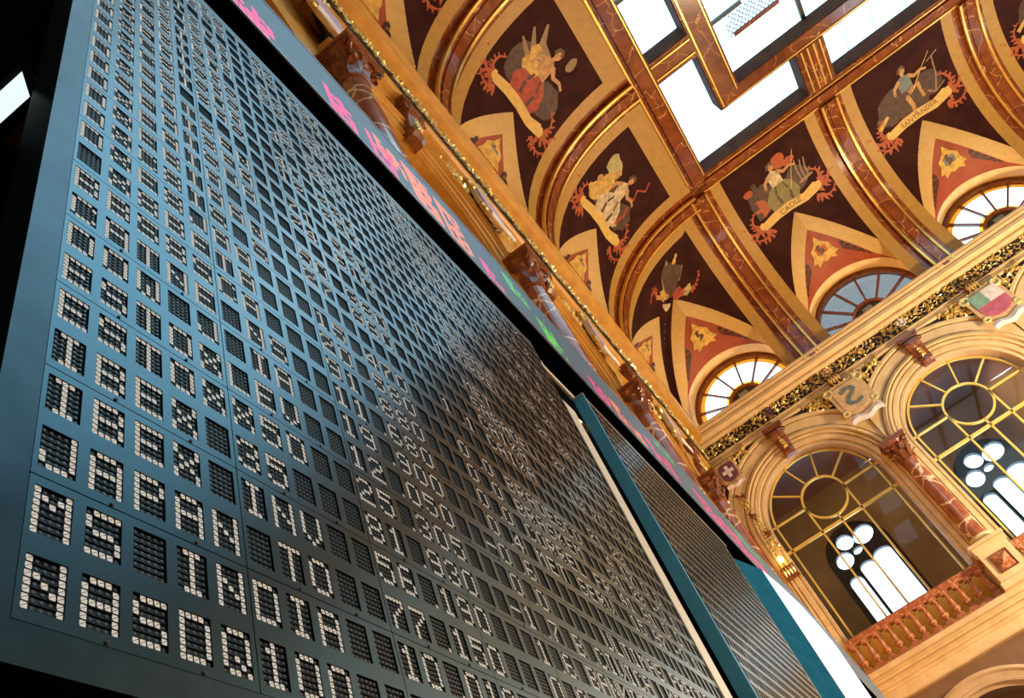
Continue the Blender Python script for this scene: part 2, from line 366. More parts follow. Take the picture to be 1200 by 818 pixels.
CB = {(sd, c): cove_bay(c, v, (1.03 - XW) if sd == 'back' else B / 2) for sd, v in SAPS.items() for c in (0, -1, 1)}
def cove_strip(u0, u1, s0, s1, off=.012, n=16, f=None):
    mb = MB(); rows = []
    for i in range(n + 1):
        sv = s0 + (s1 - s0) * i / n; nn, z = cove_s(sv, off); rows.append([(u0, -nn, z), (u1, -nn, z)])
    mb.grid(rows); return mb
def rib_sec(hw, off0, off1, s1=STOP, n=26):
    mb = MB(); rows = []
    for i in range(n + 1):
        sv = s1 * i / n; n0, z0 = cove_s(sv, off0); n1, z1 = cove_s(sv, off1)
        rows.append([(-hw, -n0, z0), (-hw, -n1, z1), (hw, -n1, z1), (hw, -n0, z0)])
    mb.grid(rows); mb.add(rows[0], [(0, 1, 2, 3)]); mb.add(rows[-1], [(3, 2, 1, 0)])
    return mb
def rib_line(hw, x, off0, off1):
    mb = rib_sec(hw, off0, off1); mb.v = [(a + x, b, c) for a, b, c in mb.v]; return mb
RIB = rib_sec(.27, -.03, .13).mesh('rib', 'rib'); RIBC = rib_sec(.10, .12, .17).mesh('rib_fillet', 'rib')
BEADS = [rib_line(.035, x, .10, .18).mesh('gilt_bead', 'gold') for x in (-.25, .25)]
OS = [cove_strip(x0, x1, 0, STOP).mesh('ochre_border', 'ochre', True) for x0, x1 in ((-.82, -.46), (.46, .82))]
MS = [cove_strip(x0, x1, 0, STOP, .008).mesh('marble_border', 'rib', True) for x0, x1 in ((-.46, -.26), (.26, .46))]
TOPB = cove_strip(-B / 2 + .8, B / 2 - .8, STOP - .62, STOP - .002, .014, 6).mesh('ochre_border', 'ochre', True)
for side, us in (('back', BACK_U), ('left', LEFT_U)):
    for k, u in enumerate(us):
        loc, rz = on_wall(side, u)
        cut = (-1 if side == 'back' else 1) if k == 0 else 0
        inst('painted_panel', CB[side, cut], ceiling, loc, rz)
        for nm, me in LUN[side].items(): inst(nm, me, ceiling, loc, rz)
        if side == 'left' and k: inst('ochre_border', TOPB, ceiling, loc, rz)
    lines = [BACK_U[0] + B * (k + .5) for k in range(4)] if side == 'back' else [LEFT_U[0] - B * (k + .5) for k in range(4)]
    for u in lines:
        loc, rz = on_wall(side, u)
        r = inst('rib', RIB, ceiling, loc, rz)
        for me in [RIBC] + BEADS + OS + MS:
            inst(me.name.split('.')[0], me, r)

# flat ceiling: beams around the glazed openings
def beam(x0, x1, y0, y1, z0=ZC, z1=19.45, mat='beam', name='beam', lines=()):
    mb = MB(); mb.box(x0, x1, y0, y1, z0, z1)
    b = mb.build(name, mat, ceiling)
    return b
def gilt(parent, x0, x1, y0, y1, z0, z1):
    mb = MB(); mb.box(x0, x1, y0, y1, z0, z1); return mb.build('gilt_moulding', 'gold', parent)
YB0 = -5.6
b = beam(3.3, 3.95, YB0, 17.85)
gilt(b, 3.28, 3.34, YB0, 17.2, ZC - .05, ZC + .02); gilt(b, 3.86, 3.9, YB0, 17.2, ZC - .03, ZC + .02)
mb = MB(); mb.box(3.46, 3.8, YB0, 17.4, ZC - .07, ZC); mb.build('marble_fillet', 'rib', b)
b = beam(3.95, 17.5, 17.2, 17.85)
gilt(b, 3.6, 17.2, 17.74, 17.80, ZC - .05, ZC + .02); gilt(b, 3.95, 17, 17.3, 17.34, ZC - .03, ZC + .02)
mb = MB(); mb.box(3.8, 17.2, 17.4, 17.66, ZC - .07, ZC); mb.build('marble_fillet', 'rib', b)
b = beam(5.2, 5.9, YB0, 15.65); gilt(b, 5.26, 5.30, YB0, 15.55, ZC - .03, ZC + .01); gilt(b, 5.8, 5.83, YB0, 15.3, ZC - .03, ZC + .01)
b = beam(5.9, 15.4, 15.2, 15.65); gilt(b, 5.4, 15.4, 15.56, 15.59, ZC - .03, ZC + .01)
beam(16.91, 17.56, YB0, 17.2); beam(14.96, 15.66, YB0, 15.65)
for xc in (8.13, 12.83):
    b = beam(xc - .45, xc + .45, 15.65, 17.2)
    for dx in (-.3, -.1, .1, .3): gilt(b, xc + dx - .02, xc + dx + .02, 15.66, 17.19, ZC - .035, ZC + .01)
    mb = MB(); mb.box(xc - .18, xc + .18, 15.66, 17.19, ZC - .02, ZC + .01); mb.build('marble_fillet', 'rib', b)
for yc in (13.2, 8.5, 3.8, -.9):
    b = beam(3.95, 5.2, yc - .35, yc + .37)
    for dy in (-.22, .22): gilt(b, 3.96, 5.19, yc + dy - .02, yc + dy + .02, ZC - .03, ZC + .01)
    beam(15.66, 16.91, yc - .35, yc + .37)
beam(3.3, 17.56, YB0 - 1.0, YB0)
# inner kerbs of the openings (brown timber under the glass)
def kerb(x0, x1, y0, y1):
    mb = MB(); mb.box(x0, x1, y0, y1, ZC + .015, 19.46); mb.build('kerb', 'kerb', ceiling)
for xa, xb in ((3.95, 7.68), (8.58, 12.38), (13.28, 16.91)): kerb(xa, xb, 17.17, 17.199)
for ya, yb in ((-5.6, -1.25), (-.53, 3.45), (4.17, 8.15), (8.87, 12.85), (13.57, 15.65)):
    kerb(5.17, 5.199, ya, yb)
    if yb < 13: kerb(3.95, 5.17, yb - .03, yb - .001)
for x in (7.68, 12.38): kerb(x - .03, x - .001, 15.65, 17.17)
kerb(5.9, 14.95, 15.17, 15.199); kerb(14.93, 14.959, YB0, 15.17)
ZG = 19.47
def roof_pane(x0, x1, y0, y1, nm='pane'):
    mb = MB(); mb.box(x0, x1, y0, y1, ZG, ZG + .015); return mb.build(nm, 'roofglass', ceiling)
def roof_bar(x0, x1, y0, y1, mat='lead', z0=ZG - .05, z1=ZG + .05):
    mb = MB(); mb.box(x0, x1, y0, y1, z0, z1); return mb.build('glazing_bar', mat, ceiling)
ys = [-5.6, -1.25, -.53, 3.45, 4.17, 8.15, 8.87, 12.85, 13.57, 17.3]
for y0, y1 in zip(ys[0::2], ys[1::2]):
    roof_pane(3.85, 5.3, y0 - .1, y1 + .1); roof_pane(15.56, 17.0, y0 - .1, y1 + .1)
roof_bar(3.95, 5.2, 11.05, 11.17)
xs = [5.3, 7.68, 8.58, 12.38, 13.28, 15.6]
for x0, x1 in zip(xs[0::2], xs[1::2]): roof_pane(x0, x1 + .1, 15.6, 17.3)
for x in (6.27, 7.09, 9.42, 10.33, 11.35, 14.2): roof_bar(x, x + .012, 15.66, 17.19, 'slate', ZG - .012, ZG - .004)
xs = [5.7, 8.45, 10.6, 12.7, 15.2]; ys = [-2.0, 2.0, 6.0, 9.4, 13.35, 15.3, 15.9]
for x0, x1 in zip(xs, xs[1:]):
    for y0, y1 in zip(ys, ys[1:]): roof_pane(x0, x1, y0, y1)
for x in xs[1:-1]: roof_bar(x - .06, x + .06, -2, 15.3)
roof_bar(5.9, 14.9, 15.28, 15.38); roof_bar(5.9, 7.0, 13.37, 13.47)
for y in ys[1:-3]: roof_bar(5.9, 14.9, y - .05, y + .05)
roof_bar(6.5, 7.95, 14.12, 14.22, 'rib')
for x in (7.1, 7.95): roof_bar(x, x + .014, 14.2, 15.2, 'slate', ZG - .012, ZG - .004)
# leaded honeycomb of the stained-glass centrepiece
mb = MB(); r = .075
for j in range(7):
    for i in range(15):
        cx, cy = 6.35 + i * r * 1.74 + (j % 2) * r * .87, 13.55 + j * r * 1.5 * .9
        if cx > 7.95 or (i == 0 and j < 2): continue
        ring = [(cx + r * math.cos(a), cy + r * math.sin(a)) for a in [math.pi / 6 + k * math.pi / 3 for k in range(6)]]
        inn = [(cx + r * .72 * math.cos(a), cy + r * .72 * math.sin(a)) for a in [math.pi / 6 + k * math.pi / 3 for k in range(6)]]
        mb.grid([[(x, y, ZG - .02) for x, y in ring], [(x, y, ZG - .02) for x, y in inn]], 0, True)
tag(mb.build('leaded_honeycomb', 'plum field', ceiling), kind='stuff')

# ------------------------------------------------------------------ mouldings along the walls
LADD = .18         # the entablature of the side wall stands out further
def sweep_trim(name, prof, side, mats, u0=None, u1=None):
    # profile points (n, z); mitred where the back and left walls meet
    a = MB(); rows = []
    for n, z in prof:
        if side == 'back': rows.append([(XW + n + LADD, -n, z), (XR - n, -n, z)])
        else: rows.append([(YN + n, -n, z), (YW - n * (1 if z > 13 else 1), -n, z)])
    a.grid(rows)
    if side == 'left': a.v = [(x, y - LADD if y < -.05 else y, z) for x, y, z in a.v]
    loc, rz = SIDES[side]
    o = a.build(name, mats, None, loc, rz); return tag(o, kind='structure')
CROWN = [(0, 14.84), (.58, 14.80), (.60, 14.78), (.60, 14.71), (.52, 14.695), (.52, 14.675), (.57, 14.66), (.55, 14.60), (.48, 14.585), (.46, 14.55), (.52, 14.535), (.52, 14.42), (.44, 14.40), (.30, 14.385), (.28, 14.35), (.32, 14.335), (.32, 14.28), (.22, 14.26), (.10, 14.25), (.10, 13.75)]
ARCHI = [(.10, 13.76), (.21, 13.76), (.22, 13.74), (.22, 13.70), (.16, 13.685), (.16, 13.67), (.20, 13.655), (.20, 13.62), (.15, 13.61), (.15, 13.60), (.21, 13.585), (.21, 13.53), (.16, 13.50), (.10, 13.49), (0, 13.48)]
SILL = [(0, 6.20), (.52, 6.20), (.54, 6.17), (.54, 6.06), (.44, 6.04), (.40, 5.99), (.46, 5.97), (.44, 5.93), (.32, 5.91), (.30, 5.87), (.36, 5.85), (.34, 5.80), (.26, 5.77), (.26, 5.72), (.22, 5.70), (.22, 5.48), (.18, 5.45), (0, 5.44)]
ti = 1
for side in ('back', 'left'):
    for nm, pr, mt in (('cornice', CROWN, 'cream'), ('architrave', ARCHI, 'cream'), ('sill', SILL, 'cream')):
        if nm == 'sill' and side == 'left': continue
        sweep_trim('trim_%d' % ti, pr, side, mt if side == 'back' else 'lamplit'); ti += 1
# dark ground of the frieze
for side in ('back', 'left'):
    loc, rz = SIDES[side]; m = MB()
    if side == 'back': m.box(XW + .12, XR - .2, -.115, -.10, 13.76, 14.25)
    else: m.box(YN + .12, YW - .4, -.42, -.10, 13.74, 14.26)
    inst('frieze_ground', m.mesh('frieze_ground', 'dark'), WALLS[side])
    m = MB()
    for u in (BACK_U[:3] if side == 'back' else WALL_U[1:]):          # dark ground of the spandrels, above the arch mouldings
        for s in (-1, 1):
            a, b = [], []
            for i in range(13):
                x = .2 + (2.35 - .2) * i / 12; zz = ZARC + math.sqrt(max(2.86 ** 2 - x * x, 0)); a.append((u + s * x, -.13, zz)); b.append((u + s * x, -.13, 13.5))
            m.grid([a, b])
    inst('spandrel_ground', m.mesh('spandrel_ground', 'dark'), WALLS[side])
# gilded foliage
def leaf(mb, x, y, z, ang, L, wd, lift, mat=0):
    c, s = math.cos(ang), math.sin(ang)
    def P(a, b, o): return (x + a * c - b * s, y - o, z + a * s + b * c)
    mb.add([P(0, 0, 0), P(L * .5, wd, lift * .4), P(L, 0, lift * .7), P(L * .5, -wd, lift * .4), P(L * .5, 0, lift)], [(0, 4, 1), (1, 4, 2), (2, 4, 3), (3, 4, 0)], mat)
rnd = random.Random(3)
m = MB()
for i in range(12):                    # running scroll: a vine of spirals with leaves
    cx = -B / 2 + (i + .5) * B / 12; sg = 1 if i % 2 else -1; cz = 14.01
    pts = [(cx + .16 * (1 - t / 9) * math.cos(sg * t * .9 + math.pi / 2), -.14, cz + .14 * (1 - t / 9) * math.sin(sg * t * .9 + math.pi / 2)) for t in range(8)]
    m.tube(pts, .014, 4)
    for k in range(20):
        a = rnd.uniform(0, 6.28); r = rnd.uniform(.05, .24)
        leaf(m, cx + r * math.cos(a), -.12, min(max(cz + r * math.sin(a), 13.82), 14.19), a + rnd.uniform(-.8, .8), rnd.uniform(.10, .17), rnd.uniform(.028, .05), rnd.uniform(.05, .11))
FRZ = m.mesh('frieze_foliage', 'dgold')
m = MB()
for s in (-1, 1):
    for i in range(120):
        x = 2.30 - abs(rnd.gauss(0, .62)); x = max(x, .5); zb = ZARC + math.sqrt(2.92 ** 2 - min(x, 2.9) ** 2)
        if zb > 13.42: continue
        z = rnd.uniform(zb, 13.44)
        if x > 1.78 and 12.3 < z < 13.4 and rnd.random() < .92: continue
        leaf(m, s * x, -.135, z, rnd.uniform(0, 6.28), rnd.uniform(.16, .27), rnd.uniform(.045, .075), rnd.uniform(.08, .16))
SPN = m.mesh('spandrel_foliage', 'dgold')
# moulded arch with its jambs
ARP = [(2.85, 0), (2.85, .16), (2.82, .22), (2.74, .22), (2.72, .12), (2.68, .11), (2.66, .17), (2.37, .15), (2.35, .08), (2.32, .08), (2.31, .20), (2.22, .23), (2.20, .10), (2.16, .10), (2.15, .17), (2.10, .16), (2.09, .06), (2.06, .06), (2.05, .11), (1.93, .10), (1.91, .01), (1.88, .01), (1.87, .05), (1.80, .05), (1.80, -.02)]
m = MB(); rows = []
def col_at(th):
    c, s = math.cos(th), math.sin(th); lim = 2.35 / abs(c) if abs(c) > 1e-6 else 1e9
    return [(min(r, lim) * c, -n, ZARC + min(r, lim) * s) for r, n in ARP]
jr = [[(min(r, 2.35), -n, zz) for r, n in ARP] for zz in (6.2, 7.4, 9.0)]
jl = [[(-min(r, 2.35), -n, zz) for r, n in ARP] for zz in (9.0, 7.4, 6.2)]
rows = jr + [col_at(math.pi * i / 44) for i in range(45)] + jl
m.grid(rows)
ARV = {'back': m.mesh('archivolt', 'cream'), 'left': m.mesh('archivolt', 'lamplit')}
# lower arches
LAP = [(2.20, 0), (2.20, .08), (2.12, .12), (2.06, .08), (1.95, .07), (1.92, .12), (1.86, .12), (1.82, .05), (1.75, .04), (1.75, 0)]
m = MB(); m.grid([[(r, -n, 0) for r, n in LAP]] + [[(r * math.cos(math.pi * i / 36), -n, 3.0 + r * math.sin(math.pi * i / 36)) for r, n in LAP] for i in range(37)] + [[(-r, -n, 0) for r, n in LAP]])
LAV = m.mesh('archivolt', 'wall')
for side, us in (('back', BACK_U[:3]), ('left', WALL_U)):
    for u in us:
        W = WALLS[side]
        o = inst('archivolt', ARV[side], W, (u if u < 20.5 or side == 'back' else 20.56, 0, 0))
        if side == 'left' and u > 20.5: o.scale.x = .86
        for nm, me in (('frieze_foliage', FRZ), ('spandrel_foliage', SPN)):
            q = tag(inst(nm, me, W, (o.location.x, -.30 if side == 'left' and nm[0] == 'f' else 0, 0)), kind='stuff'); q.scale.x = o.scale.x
for u in BACK_U[:2]: inst('archivolt', LAV, WALLS['back'], (u, 0, 0))

# ------------------------------------------------------------------ carved keystones, columns, shields, balustrades
def copy_tree(src, loc, rz, label=None, group=None, skip=()):
    r = src.copy(); COL.objects.link(r); r.location = loc; r.rotation_euler.z = rz
    if label: r['label'] = label
    if group: r['group'] = group
    for ch in list(src.children):
        if ch.name.split('.')[0] in skip: continue
        c = ch.copy(); COL.objects.link(c); c.parent = r
        for g in ch.children:
            d = g.copy(); COL.objects.link(d); d.parent = c
    return r
def make_keystone():
    e = empty('keystone')
    p = MB(); prof = [(.02, 13.5), (.34, 13.5), (.36, 13.42), (.33, 13.33), (.40, 13.25), (.40, 13.12), (.32, 13.02), (.27, 12.85), (.24, 12.7), (.28, 12.6), (.28, 12.5), (.2, 12.44), (.02, 12.44)]
    rows = []
    for n, z in prof:
        hw = .16 + .09 * (z - 12.44); rows.append([(-hw, 0, z), (-hw, -n, z), (-hw * .4, -n - .03, z), (hw * .4, -n - .03, z), (hw, -n, z), (hw, 0, z)])
    p.grid(rows); p.build('console', 'wood', e)
    p = MB(); p.box(-.32, .32, -.42, 0, 13.40, 13.49); p.box(-.28, .28, -.38, 0, 13.33, 13.40); p.build('cap_moulding', 'wood', e)
    p = MB()
    for i in range(5):
        for j in (-1, 0, 1): leaf(p, j * .07, -.30, 12.62 + i * .11, math.pi / 2 + j * .5, .16, .045, .07)
    tag(p.build('acanthus', 'dgold', e), kind='stuff')
    for s in (-1, 1):
        p = MB(); p.tube([(s * .24 + .07 * math.cos(t * .7), -.36, 13.2 + .07 * math.sin(t * .7) * (1 - t * .04)) for t in range(9)], .028, 5); p.build('volute', 'wood', e)
    return e
KEY = make_keystone(); first = True
for side, us in (('back', BACK_U[:2]), ('left', [20.56] + WALL_U[1:])):
    for k, u in enumerate(us):
        loc, rz = on_wall(side, u)
        lab = 'carved brown console keystone over the %s arch of the window wall' % ('first' if k == 0 else 'second') if side == 'back' else 'carved dark keystone over the ticker-wall arch ' + BAY[k]
        if first: o = KEY; o.location = loc; o.rotation_euler.z = rz; first = False; o['label'] = lab
        else: o = copy_tree(KEY, loc, rz, lab)
        tag(o, cat='keystone', group='keystones of the %s wall arches' % side)
CN_N = .30
def make_column():
    e = empty('column')
    p = MB(); p.lathe([(.235, 7.62), (.232, 8.0), (.225, 8.8), (.212, 9.6), (.195, 10.22)], 24, (0, -CN_N)); p.build('shaft', 'shaft', e, smooth=True)
    p = MB(); p.lathe([(.33, 7.42), (.33, 7.47), (.31, 7.50), (.27, 7.52), (.27, 7.55), (.29, 7.57), (.28, 7.61), (.25, 7.62), (.24, 7.63)], 24, (0, -CN_N)); p.build('base', 'cream', e)
    p = MB(); p.lathe([(.22, 10.20), (.235, 10.23), (.21, 10.26), (.20, 10.4), (.22, 10.6), (.28, 10.78), (.34, 10.84)], 20, (0, -CN_N)); p.box(-.36, .36, -CN_N - .36, -.02, 10.84, 10.95); p.box(-.39, .39, -CN_N - .39, -.02, 10.90, 10.96)
    c = p.build('capital', 'wood', e)
    p = MB()
    for ring, (z0, L, off) in enumerate(((10.24, .28, 0), (10.42, .30, math.pi / 8))):
        for i in range(8):
            a = off + i * math.pi / 4; ca, sa = math.cos(a), math.sin(a); R0 = .215; rows = []
            for (dr, dz, w) in ((0, 0, .075), (.02, .45 * L, .085), (.06, .8 * L, .07), (.13, L, .045), (.15, .86 * L, .012)):
                r = R0 + dr; rows.append([(r * ca - w * -sa * j, -CN_N + r * sa - w * ca * j, z0 + dz - abs(j) * .015) for j in (-1, 0, 1)])
            p.grid(rows)
    tag(p.build('acanthus', 'wood', c), kind='stuff')
    for sx in (-1, 1):
        for sy in (-1, 1):
            p = MB(); p.tube([(sx * (.29 + .06 * math.cos(t * .75)), -CN_N + sy * (.29 + .06 * math.cos(t * .75)), 10.76 + .075 * math.sin(t * .75)) for t in range(8)], .026, 5); p.build('volute', 'wood', c)
    # pedestal
    p = MB(); p.box(-.39, .39, -CN_N - .33, -.02, 6.35, 7.18); p.box(-.44, .44, -CN_N - .40, -.02, 6.20, 6.36)
    ped = p.build('pedestal', 'cream', e)
    p = MB(); p.box(-.46, .46, -CN_N - .42, -.02, 7.34, 7.42); p.box(-.43, .43, -CN_N - .38, -.02, 7.26, 7.33); p.box(-.41, .41, -CN_N - .35, -.02, 7.18, 7.26); p.build('pedestal_cap', 'cream', ped)
    y = -CN_N - .33; p = MB(); q = .20; zc = 6.78
    p.add([(-q, y - .004, zc - q), (q, y - .004, zc - q), (q, y - .004, zc + q), (-q, y - .004, zc + q), (0, y - .13, zc)], [(0, 1, 4), (1, 2, 4), (2, 3, 4), (3, 0, 4)]); p.build('pyramid_stud', 'bal', ped)
    p = MB(); p.bar([(-q - .02, zc - q - .02), (q + .02, zc - q - .02), (q + .02, zc + q + .02), (-q - .02, zc + q + .02)], .035, y - .03, y, 0, True); p.build('stud_frame', 'wood', ped)
    return e
COLM = make_column(); first = True
COL_LAB = {('back', 0): 'veined red marble column on a cream pedestal with a pyramid stud, between two arched windows', ('back', 1): 'red marble column on the far side of the second arched window'}
for side, lines in (('back', [BACK_U[0] + B / 2]), ('left', LINES)):
    for k, u in enumerate(lines):
        loc, rz = on_wall(side, u)
        lab = COL_LAB.get((side, k)) if side == 'back' else 'red column with dark carved capital behind the ticker, ' + LINE[k]
        if first: o = COLM; o.location = loc; o.rotation_euler.z = rz; first = False; o['label'] = lab
        else: o = copy_tree(COLM, (loc[0] - .06, loc[1], loc[2]), rz, lab, skip=('base', 'pedestal', 'pedestal_cap', 'pyramid_stud', 'stud_frame'))
        tag(o, cat='column')
        if side == 'left': o['group'] = 'columns along the ticker wall'
        elif 'group' in o: del o['group']
def shield_poly(w, h, n=10):
    pts = [(-w / 2, h / 2), (w / 2, h / 2), (w / 2, -h * .12)]
    pts += [(w / 2 * math.cos(t), -h * .12 - (h * .38) * math.sin(t) ** .8) for t in np.linspace(0.15, math.pi - .15, n)] + [(-w / 2, -h * .12)]
    return pts
def make_shield(label, parts, group=None, w=.72, h=.86):
    e = empty('coat_of_arms'); tag(e, label, 'coat of arms', group)
    p = MB(); p.prism(shield_poly(w * 1.28, h * 1.25), -.20, -.125); p.build('cartouche', 'cartouche', e)
    for s in (-1, 1):
        p = MB(); p.tube([(s * (w * .58 + .10 * math.cos(t * .7)), -.2, h * .5 + .10 * math.sin(t * .7)) for t in range(10)], .04, 6); p.build('scroll', 'dgold', e)
        p = MB(); p.tube([(s * (w * .55 + .07 * math.cos(t * .7)), -.2, -h * .42 + .07 * math.sin(t * .7)) for t in range(10)], .035, 6); p.build('scroll', 'dgold', e)
    for nm, mat, poly, d in parts:
        p = MB(); p.prism(poly, -.225 - d, -.15); p.build(nm, mat, e)
    p = MB(); rows = []
    for i in range(9):
        x = -.42 + .84 * i / 8; zz = -h * .78 + .05 * math.sin(i * 1.2); rows.append([(x, -.24, zz - .11), (x, -.28, zz), (x, -.24, zz + .11)])
    p.grid(rows); p.build('ribbon', 'white field', e)
    p = MB()
    for i in range(5): leaf(p, (i - 2) * .11, -.12, h * .55, math.pi / 2 + (2 - i) * .25, .15, .06, .10)
    tag(p.build('crest', 'dgold', e), kind='stuff')
    return e
S = shield_poly(.72, .86)
top = [(x, z) for x, z in S if z > -.05][:2] + [(.36, .02), (-.36, .02)]
ess = [(-.20, .25), (-.05, .32), (.14, .28), (.20, .16), (.10, .05), (-.06, -.04), (-.10, -.14), (.02, -.20), (.18, -.16), (.20, -.22), (.04, -.28), (-.16, -.22), (-.20, -.08), (-.10, .04), (.06, .12), (.08, .20), (-.02, .23), (-.16, .17)]
low = [(x, z) for x, z in S if z < .3]
low = [(.36, .02)] + [p for p in S[2:]] + [(-.36, .02)]
sh = make_shield('cream cartouche shield with a dark curling emblem above the red marble column', [('field', 'cartouche', S, 0), ('charge', 'slate', ess, .02)])
sh.location = (BACK_U[0] + B / 2 + .05, YW - .16, 12.80); sh.scale = (1.2, 1, 1.12)
sh = make_shield('shield with a pink lower half and green and white upper half, between two arched windows', [('field', 'pink field', S, 0), ('quarter', 'green field', [(-.36, .43), (0, .43), (0, .02), (-.36, .02)], .012), ('quarter', 'white field', [(0, .43), (.36, .43), (.36, .02), (0, .02)], .012)])
sh.location = (BACK_U[1] + B / 2, YW - .16, 12.83); sh.scale = (1.2, 1, 1.12)
sh = make_shield('small plum shield with a white cross in the corner of the room', [('field', 'plum field', S, 0), ('cross', 'white field', [(-.08, .30), (.08, .30), (.08, .10), (.26, .10), (.26, -.06), (.08, -.06), (.08, -.26), (-.08, -.26), (-.08, -.06), (-.26, -.06), (-.26, .10), (-.08, .10)], .012)])
sh.location = (-.80, YW - .16, 12.98); sh.scale = (.72, 1, .72)
for k in range(4):
    sh = make_shield('lilac shield on the ticker wall ' + LINE[k], [('field', 'lilac', S, .02)], 'shields along the ticker wall')
    loc, rz = on_wall('left', LINES[k], 12.90); sh.location = (loc[0] + .14, loc[1], loc[2]); sh.rotation_euler.z = rz
# small carved brackets breaking the architrave above each shield, rosettes in the frieze
def make_bracket():
    e = empty('bracket')
    p = MB(); rows = [[(-.2, -.05, z), (-.2, -n, z), (.2, -n, z), (.2, -.05, z)] for n, z in ((.22, 13.80), (.30, 13.78), (.31, 13.72), (.27, 13.66), (.30, 13.56), (.25, 13.48), (.16, 13.42))]
    p.grid(rows); p.build('block', 'wood', e)
    p = MB()
    for i in range(4): leaf(p, (i - 1.5) * .09, -.36, 13.46, math.pi / 2, .26, .05, .07)
    tag(p.build('acanthus', 'dgold', e), kind='stuff')
    return e
BR = make_bracket(); first = True
for side, lines in (('back', [BACK_U[0] + B / 2, BACK_U[1] + B / 2]), ('left', LINES)):
    for k, u in enumerate(lines):
        loc, rz = on_wall(side, u)
        lab = ('small carved bracket breaking the moulding above the %s' % ('cream shield' if k == 0 else 'pink shield')) if side == 'back' else 'small carved bracket on the ticker wall ' + LINE[k]
        if first: o = BR; o.location = loc; o.rotation_euler.z = rz; first = False; o['label'] = lab
        else: o = copy_tree(BR, loc, rz, lab)
        tag(o, cat='bracket')
        if side == 'left': o['group'] = 'brackets along the ticker wall'
def rosette(u, mat, label):
    e = empty('frieze_rosette', (u, YW, 14.05)); tag(e, label, 'rosette')
    for i in range(8):
        a = i * math.pi / 4; p = MB(); leaf(p, .05 * math.cos(a), -.15, .05 * math.sin(a), a, .13, .06, .06); p.build('petal', mat, e)
    p = MB(); p.lathe([(.0, 0), (.05, .02), (.06, .05), (.04, .08)], 10); p.v = [(x, -.15 - z, y) for x, y, z in p.v]; p.build('heart', mat, e)
rosette(1.3, 'plum field', 'plum rosette in the gilded frieze over the first arched window')
rosette(6.0, 'white field', 'white rosette in the gilded frieze over the second arched window')
rosette(3.38, 'cartouche', 'cream rosette in the gilded frieze above the cream shield')

def make_balustrade():
    e = empty('balustrade'); x0, x1 = -1.93, 1.93; y = -.27
    p = MB(); rows = [[(x0, y - n, z), (x1, y - n, z)] for n, z in ((-.13, 6.98), (-.13, 7.13), (-.10, 7.16), (.10, 7.16), (.13, 7.13), (.13, 7.07), (.10, 7.05), (.10, 7.0), (.08, 6.98), (-.13, 6.98))]
    p.grid(rows); p.build('hand_rail', 'bal', e)
    p = MB(); p.box(x0, x1, y - .12, y + .12, 6.20, 6.29); p.build('plinth', 'bal', e)
    pr = [(.055, 6.36), (.075, 6.38), (.06, 6.40), (.05, 6.43), (.06, 6.45), (.10, 6.49), (.115, 6.53), (.10, 6.56), (.075, 6.58), (.07, 6.61), (.058, 6.75), (.045, 6.86), (.05, 6.87), (.065, 6.89), (.06, 6.91)]
    q = MB(); q.lathe(pr, 12); q.box(-.095, .095, -.095, .095, 6.28, 6.365); q.box(-.10, .10, -.10, .10, 6.905, 6.99)
    me = q.mesh('baluster', 'bal')
    for i in range(12): inst('baluster', me, e, (x0 + .16 + (x1 - x0 - .32) * i / 11, y, 0))
    return e
BA = make_balustrade(); BA.location = (BACK_U[0], YW, 0); tag(BA, 'rosy marble balustrade in front of the first arched window, beside the ticker', 'balustrade')
tag(copy_tree(BA, (BACK_U[1], YW, 0), 0, 'rosy marble balustrade in front of the second arched window, past the marble column'), cat='balustrade')

# ------------------------------------------------------------------ arched windows with brass bars
YG = .34
def arch_window(idx, u):
    e = empty('window_%d' % idx, (u, YW, 0)); tag(e, kind='structure')
    R = 1.83; p = MB(); out = [(R * math.cos(t), ZARC + R * math.sin(t)) for t in np.linspace(0, math.pi, 33)]
    p.add([(R, YG, 6.95)] + [(x, YG, z) for x, z in out] + [(-R, YG, 6.95)], [tuple(range(35))]); p.build('pane', 'glass', e)
    def bar(pts, w=.055, closed=False, nm='glazing_bar'):
        q = MB(); q.bar(pts, w, YG - .05, YG + .03, 0, closed); q.build(nm, 'brass', e)
    zc, r1, R2 = 11.0, .64, 1.64
    arc = [(R2 * math.cos(t), ZARC + .14 + R2 * math.sin(t)) for t in np.linspace(0, math.pi, 41)]
    bar([(R2, 6.95)] + arc + [(-R2, 6.95)], .05, nm='frame_bar')
    bar([(r1 * math.cos(t), zc + r1 * math.sin(t)) for t in np.linspace(0, 2 * math.pi, 37)[:-1]], .055, True, 'ring_bar')
    for i in range(6):
        t = math.pi * i / 5; d = Vector((math.cos(t), math.sin(t))); a = Vector((0, zc)) + d * r1
        L = (.93, .88, .84, .84, .88, .93)[i]
        bar([a, a + d * (L + (.18 if i in (0, 5) else .0))], .045)
    bar([(-1.8, 10.15), (1.8, 10.15)], .085, nm='transom')
    for x in (-r1, 0.0, r1): bar([(x, zc if x else zc - r1), (x, 6.95)], .055)
    p = MB(); p.box(-1.83, 1.83, YG - .16, YG - .06, 6.0, 7.22); p.build('parapet_panel', 'galyel', e)
arch_window(1, BACK_U[0]); arch_window(2, BACK_U[1])
